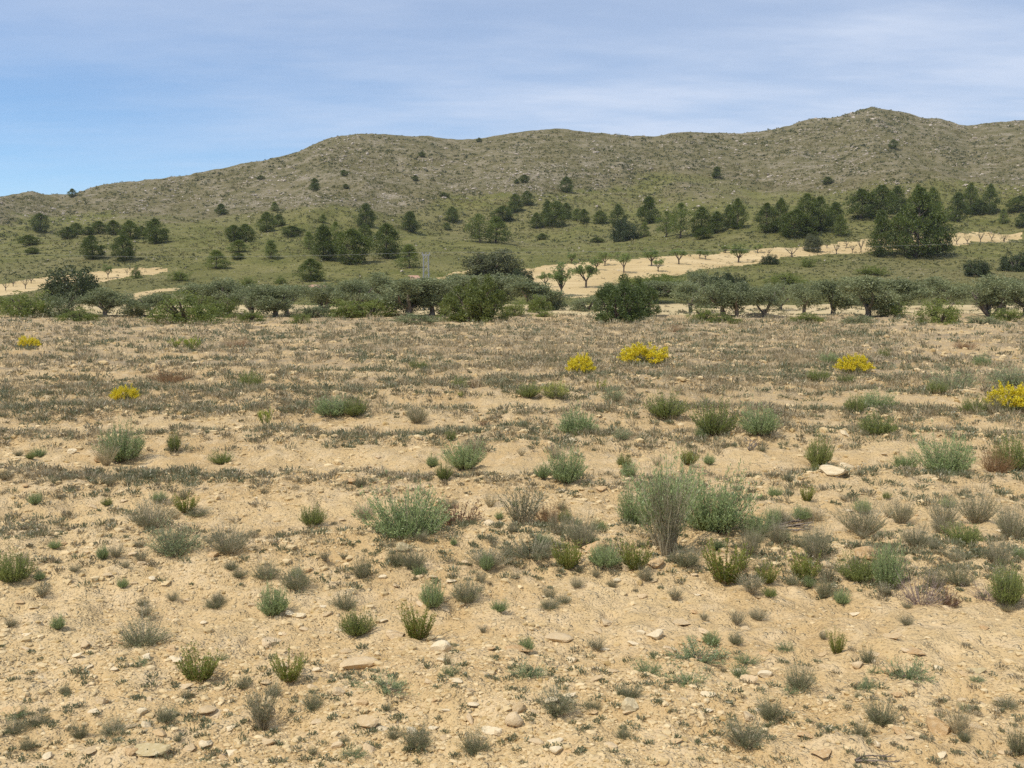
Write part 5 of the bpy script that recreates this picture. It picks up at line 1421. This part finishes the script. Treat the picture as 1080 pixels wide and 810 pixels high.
PATCHES = ((70, 432, 90, 14, 0.7), (205, 432, 50, 12, 0.6), (330, 428, 60, 16, 0.7), (120, 505, 110, 10, 0.35), (440, 500, 60, 12, 0.3), (60, 545, 80, 14, 0.2),
           (960, 590, 110, 34, 0.28), (590, 575, 70, 24, 0.3), (800, 540, 90, 14, 0.25), (400, 605, 90, 26, 0.14), (900, 415, 110, 16, 0.3), (750, 425, 60, 12, 0.3))
def build_field_scrub():
    rng = R(57)
    def dens(px, py):
        X, Y = flat_hit(px, py)
        patch = fbm(X / np.maximum(4.0, Y * 0.16), Y / np.maximum(1.3, Y * 0.06), 3, 301)
        r = rows_wave(X, Y)
        base = np.interp(py, [336, 350, 400, 440, 470, 520, 600, 640, 700, 810], [0.84, 0.84, 0.72, 0.42, 0.24, 0.08, 0.06, 0.02, 0.03, 0.05])
        for (cx, cy, rx, ry, s_) in PATCHES:
            base = base + s_ * np.exp(-((px - cx) / rx) ** 2 - ((py - cy) / ry) ** 2)
        return np.clip(base * (0.75 + 1.25 * patch + np.interp(py, [380, 450], [0.7, 1.75]) * (r - 0.5)), 0, 1)
    px, py = screen_points(rng, 72000, 337, 830, dens)
    X, Y = flat_hit(px, py); k = (Y > 2.6) & (Y < 61.5); X, Y = X[k], Y[k]; n = len(X); Z = height(X, Y)
    # what grows where: grey-green low, dead lilac-grey, straw
    v = fbm(X / 2.5, Y / 2.0, 2, 331) + rng.normal(0, 0.28, n)
    tint = np.clip(0.43 + 0.8 * v, 0.03, 1) * np.interp(Y, [4, 9], [0.85, 1.0])
    hpx = np.interp(Y, [3, 6, 12, 25, 60], [5, 6.5, 6.5, 5.6, 3.8]) * rng.uniform(0.45, 1.6, n)
    h = np.clip(hpx * Y / F, 0.02, 0.34); r = h * rng.uniform(0.6, 1.3, n)
    mb = MB()
    nb = np.clip(np.interp(Y, [3, 8, 20, 60], [34, 34, 24, 15]).astype(int), 8, 60)
    blades(mb, X, Y, Z, r, h, nb, np.interp(Y, [3, 10, 60], [1.3, 1.0, 0.95]), tint, rng)
    o = obj('undergrowth', mb.mesh('undergrowth', M['field_scrub'])); o['kind'] = 'stuff'; o['label'] = 'low grey-green and dry scrub covering the field'
    # dead grass stems, pale and thin
    px, py = screen_points(rng, 34000, 337, 640, lambda a, b: np.clip(dens(a, b) * np.interp(b, [337, 400, 450, 640], [1, 1, 0.8, 0.5]), 0, 1))
    X, Y = flat_hit(px, py); k = Y < 61.5; X, Y = X[k], Y[k]; n = len(X); Z = height(X, Y)
    h = np.clip(np.interp(Y, [5, 12, 25, 60], [9, 9, 8, 5]) * rng.uniform(0.5, 1.5, n) * Y / F, 0.03, 0.4)
    mb = MB(); blades(mb, X, Y, Z, h * 0.8, h, np.full(n, 11), np.full(n, 0.6), np.clip(rng.normal(0.5, 0.22, n), 0, 1), rng, 0.6, 0.0)
    o = obj('dry_grass', mb.mesh('dry_grass', M['straw'])); o['kind'] = 'stuff'; o['label'] = 'thin dry grass stems standing among the field scrub'
build_field_scrub()

def build_litter():
    rng = R(63)
    def dens(px, py):
        X, Y = flat_hit(px, py)
        return np.clip(0.25 + 1.4 * fbm(X / 1.1, Y / 0.8, 3, 501) + 0.3 * (rows_wave(X, Y) - 0.5), 0, 1)
    px, py = screen_points(rng, 22000, 400, 840, dens)
    X, Y = flat_hit(px, py); k = Y > 2.2; X, Y = X[k], Y[k]; n = len(X)
    L = Y / F * rng.uniform(2.5, 11, n); a = rng.uniform(0, 6.283, n)
    D = unit(np.stack([np.cos(a), np.sin(a), rng.normal(0.10, 0.22, n)], 1))
    mb = MB(); leaves(mb, np.stack([X, Y, height(X, Y) + 0.006 + 0.003 * L], 1), D, L, np.maximum(Y / F * 0.8, 0.0015), rng, np.clip(rng.normal(0.4, 0.3, n), 0, 1))
    o = obj('plant_litter', mb.mesh('plant_litter', M['dry'])); o['kind'] = 'stuff'; o['label'] = 'dry bits of stem and twig scattered on the soil'
build_litter()

def build_hill_cover():
    rng = R(91)
    n = 52000
    px = rng.uniform(-330, 1410, n); py = rng.uniform(112, 322, n)
    sx, sy = zip(*SKY)
    sky = np.interp(px, sx, sy); k = py > sky + 0.5; px, py = px[k], py[k]
    X, Y, Z = hit(px, py)
    qx, qy = project(X, Y, Z)
    ok = np.hypot(qx - px, qy - py) < 3
    jx = px + rng.normal(0, 5, len(px)); jy = py + rng.normal(0, 1.7, len(px))
    for P in P_ORCH + P_RED: ok &= ~in_poly(jx, jy, P)
    ok &= Y > 100
    dd = fbm(X / 22.0, Y / 16.0, 3, 401) + rng.uniform(-0.5, 0.5, len(X))
    ok &= dd > -0.28
    X, Y, Z, py, px = X[ok], Y[ok], Z[ok], py[ok], px[ok]; n = len(X)
    up = sstep(235, 185, py)
    size = (rng.uniform(0.6, 1.5, n) * np.where(rng.uniform(size=n) < 0.05, 1.9, 1.0)) * Y / F * np.where(py < np.interp(px, sx, sy) + 4, 0.5, 1.0)
    tint = np.clip(0.45 + 0.10 * up + 0.8 * fbm(X / 14.0, Y / 14.0, 2, 411) + rng.normal(0, 0.17, n), 0, 1)
    mb = MB()
    blades(mb, X, Y, Z - 0.05, size * 1.5, size * 1.6, np.full(n, 11), np.full(n, 1.0), tint, rng, 1.0, 0.75)
    o = obj('hillside_undergrowth', mb.mesh('hillside_undergrowth', M['hill_scrub'])); o['kind'] = 'stuff'; o['label'] = 'low green and brown scrub covering the hillside'
    # pale rock bits, thick on the upper slope and on the outcrops
    m = 32000
    px = rng.uniform(-330, 1410, m); py = rng.uniform(112, 300, m)
    sky = np.interp(px, sx, sy)
    pr = 0.50 * sstep(0.2, 0.5, (253 - py) / np.maximum(253 - sky, 20)) * (0.08 + 1.5 * np.clip(3.0 * fbm(px / 45.0, py / 10.0, 3, 431) + 0.15, 0, 1)) + 0.012
    for (cx, cy, rx, ry, s) in ((280, 213, 55, 7, 1.0), (410, 213, 45, 9, .9), (520, 190, 50, 14, .5), (620, 182, 60, 14, .4), (860, 178, 50, 20, .3), (110, 264, 34, 7, .4), (470, 260, 40, 5, .15), (560, 201, 30, 7, .5), (620, 264, 30, 4, .3)):
        pr = pr + 0.6 * s * np.exp(-((px - cx) / rx) ** 2 - ((py - cy) / ry) ** 2)
    k = (rng.uniform(size=m) < pr) & (py > sky + 1.5); px, py = px[k], py[k]
    X, Y, Z = hit(px, py); n = len(X)
    size = rng.uniform(0.45, 1.15, n) * (1 + 0.7 * (rng.uniform(size=n) < 0.08)) * Y / F
    mb = MB(); tint = np.clip(rng.normal(0.5, 0.25, n), 0, 1)
    protos = [chipped(R(3300 + i), IV, 6, 0.55, 0.9, 0.1) for i in range(10)]
    pk = rng.randint(0, 10, n)
    for i in range(10):
        j = np.where(pk == i)[0]; v = protos[i]
        a = rng.uniform(0, 6.28, len(j)); ca, sa = np.cos(a), np.sin(a)
        sc = size[j][:, None] * np.stack([rng.uniform(1.0, 2.0, len(j)), rng.uniform(0.7, 1.2, len(j)), rng.uniform(0.5, 0.9, len(j))], 1)
        P = v[None] * sc[:, None]
        x = P[..., 0] * ca[:, None] - P[..., 1] * sa[:, None]; y = P[..., 0] * sa[:, None] + P[..., 1] * ca[:, None]
        V = np.stack([x + X[j][:, None], y + Y[j][:, None], P[..., 2] + (Z[j] + 0.2 * sc[:, 2])[:, None]], -1)
        mb.add(V.reshape(-1, 3), (IF[None] + (np.arange(len(j)) * len(IV))[:, None, None]).reshape(-1, 3), np.repeat(tint[j], len(IF)))
    o = obj('hillside_rubble', mb.mesh('hillside_rubble', MHROCK)); o['kind'] = 'stuff'; o['label'] = 'pale limestone rubble scattered over the upper hillside'
    # weeds between the almond trees
    px = rng.uniform(-60, 1140, 9000); py = rng.uniform(240, 318, 9000)
    k = np.zeros(9000, bool)
    for P in P_ORCH: k |= in_poly(px, py, P)
    k &= (fbm(px / 30.0, py / 5.0, 3, 471) + rng.uniform(-0.5, 0.5, 9000)) > 0.12
    X, Y, Z = hit(px[k], py[k]); n = len(X); h = rng.uniform(0.6, 1.6, n) * Y / F
    mb = MB(); blades(mb, X, Y, Z - 0.02, h * 1.5, h, np.full(n, 9), np.full(n, 0.9), np.clip(rng.normal(0.55, 0.25, n), 0, 1), rng, 0.9, 0.5)
    o = obj('orchard_weeds', mb.mesh('orchard_weeds', M['field_scrub'])); o['kind'] = 'stuff'; o['label'] = 'sparse weeds between the almond trees'
    # dry grass and weeds on the flat strip under the olives and along the stony edge
    m = 5200
    x = rng.uniform(-75, 75, m); Y = rng.uniform(58, 104, m)
    k = np.abs(x) < 0.75 * Y; x, Y = x[k], Y[k]
    dd = fbm(x / 7.0, Y / 5.0, 3, 451) + np.where(Y < 64, 0.25, -0.12)
    k = dd > rng.uniform(-0.1, 0.35, len(x)); x, Y = x[k], Y[k]; n = len(x)
    h = rng.uniform(0.12, 0.5, n) * np.where(Y < 64, 1.0, 0.7)
    mb = MB(); blades(mb, x, Y, height(x, Y) - 0.02, h * 1.2, h, np.full(n, 22), np.full(n, 0.9), np.clip(rng.normal(0.42, 0.2, n), 0, 1), rng, 0.8, 0.5)
    o = obj('weeds', mb.mesh('weeds', M['field_scrub'])); o['kind'] = 'stuff'; o['label'] = 'grey weeds along the stony far edge of the field'
build_hill_cover()

# ------------------------------------------------------------------ the utility pole, its wires and dead branches
def metal_mat():
    m, nt, out = new_mat('galvanised_steel'); N = NT(nt)
    n1 = N.noise(N.objpos(), 6, 4)
    bs = N.n('ShaderNodeBsdfPrincipled'); N.l(N.mix(n1, c4((0.26, 0.265, 0.26)), c4((0.38, 0.385, 0.38))), bs.inputs['Base Color'])
    bs.inputs['Metallic'].default_value = 0.3; bs.inputs['Roughness'].default_value = 0.6
    N.l(bs.outputs[0], out.inputs[0]); return m
MMETAL = metal_mat()
def bar(mb, a, b, w):
    tube(mb, [a, b], w, 4)
def utility_pole(px, base_py, top_py, yd):
    X = (px - 540) / F * yd; z0 = float(height(X, yd)); H = CAM_H + yd * slope(top_py) - z0
    root = bpy.data.objects.new('utility_pole', None); COL.objects.link(root); root.location = (X, yd, z0)
    root['label'] = 'grey lattice utility pole rising out of the olive trees'; root['category'] = 'utility pole'
    L = MB(); B = MB()
    w0, w1 = 0.27, 0.21
    cs = [(-1, -1), (1, -1), (1, 1), (-1, 1)]
    for sx_, sy_ in cs: bar(L, [sx_ * w0, sy_ * w0, -0.1], [sx_ * w1, sy_ * w1, H], 0.038)
    nseg = 9
    for i in range(nseg):
        a, b = i / nseg, (i + 1) / nseg; wa = w0 + (w1 - w0) * a; wb = w0 + (w1 - w0) * b
        for k in range(4):
            p, q = cs[k], cs[(k + 1) % 4]
            if (i + k) % 2: p, q = q, p
            bar(B, [p[0] * wa, p[1] * wa, a * H], [q[0] * wb, q[1] * wb, b * H], 0.018)
    obj('frame', L.mesh('pole_frame', MMETAL), root); obj('bracing', B.mesh('pole_bracing', MMETAL), root)
    A = MB(); bar(A, [-0.36, 0, H - 0.1], [0.36, 0, H - 0.1], 0.04); arm = obj('crossarm', A.mesh('pole_crossarm', MMETAL), root)
    tips = []
    for s in (-0.32, 0.0, 0.32):
        I = MB(); tube(I, [[s, 0, H - 0.06], [s, 0, H + 0.03], [s, 0, H + 0.05], [s, 0, H + 0.16]], [0.03, 0.05, 0.03, 0.035], 8)
        obj('insulator', I.mesh('pole_insulator', MMETAL), arm); tips.append(np.array([X + s, yd, z0 + H + 0.16]))
    return tips
tips = utility_pole(450, 327, 268, 86.0)
def wire(a, b, sag, label):
    t = np.linspace(0, 1, 40)[:, None]
    p = a * (1 - t) + b * t; p[:, 2] -= sag * 4 * (t * (1 - t))[:, 0]
    W = MB(); tube(W, p, 0.006, 4)
    o = obj('power_line', W.mesh('power_line', MMETAL)); o['label'] = label; o['category'] = 'power line'; o['group'] = 'power lines'
wire(tips[1], np.array([95.0, 110.0, 9.5]), 0.9, 'thin pale power line running from the utility pole across the biggest pine')
wire(tips[0], np.array([-80.0, 120.0, 7.5]), 0.9, 'thin pale power line running from the utility pole toward the low end of the hill')

def branch(px, py, length_px, label, seed, spread=0.5, ang=0.0, n=7, up=0.25):
    X, Y, Z = hit(px, py); x, y, z = float(X[0]), float(Y[0]), float(Z[0]); s = y / F; L = length_px * s
    rng = R(seed); mb = MB()
    for i in range(n):
        a = ang + rng.normal(0, spread); p = np.array([rng.normal(0, 0.06) * L, rng.normal(0, 0.05) * L, 0.01]); pts = [p]
        for k in range(6):
            a += rng.normal(0, 0.3)
            p = p + np.array([math.cos(a), math.sin(a) * 0.6, up * rng.uniform(-0.2, 1.0) * (1 - k / 4)]) * L / 7; p[2] = max(p[2], 0.004); pts.append(p)
            if k in (1, 3, 4):
                b = a + rng.choice([-1, 1]) * rng.uniform(0.5, 1.0)
                q = p + np.array([math.cos(b), math.sin(b) * 0.6, up]) * L * 0.16
                tube(mb, [p, (p + q) / 2 + rng.normal(0, 0.01 * L, 3), q], [0.004 * L / 0.3, 0.003 * L / 0.3, 0.0012], 4)
        tube(mb, pts, np.linspace(0.011, 0.003, 7) * L / 0.5, 5)
    o = obj('dead_branch', mb.mesh('dead_branch', M['twig'])); o.location = (x, y, z)
    o['label'] = label; o['category'] = 'branch'; o['group'] = 'dead branches on the ground'
branch(800, 560, 75, 'dark leafless branch lying beyond the leaning feathery shrub', 5, 0.5, 0.15, 7)
branch(900, 806, 60, 'crooked dead branch on the soil at the bottom of the view', 6, 0.15, 0.5, 2, 0.15)
branch(232, 797, 40, 'short crooked stick among pebbles near the bottom of the view', 8, 0.2, 0.6, 1, 0.1)
branch(790, 474, 34, 'pale dry stick sticking up beside the grey-green neighbour shrub', 9, 0.3, 1.0, 4, 0.9)

# ------------------------------------------------------------------ the air between here and the ridge
def build_haze():
    mb = MB()
    x0, x1, y0, y1, z0, z1 = -1500.0, 1500.0, -70.0, 840.0, -12.0, 150.0
    v = [[x, y, z] for z in (z0, z1) for y in (y0, y1) for x in (x0, x1)]
    f = [[0, 2, 3, 1], [4, 5, 7, 6], [0, 1, 5, 4], [2, 6, 7, 3], [0, 4, 6, 2], [1, 3, 7, 5]]
    m, nt, out = new_mat('clear_air_haze'); N = NT(nt)
    pv = N.n('ShaderNodeVolumePrincipled'); pv.inputs['Color'].default_value = (0.86, 0.92, 1.0, 1); pv.inputs['Density'].default_value = 0.00013
    pv.inputs['Anisotropy'].default_value = 0.3
    N.l(pv.outputs[0], out.inputs['Volume'])
    mb.add(v, f); o = obj('haze', mb.mesh('haze', m)); o['kind'] = 'stuff'; o['label'] = 'thin pale haze in the air'
build_haze()
scene.cycles.volume_bounces = 0
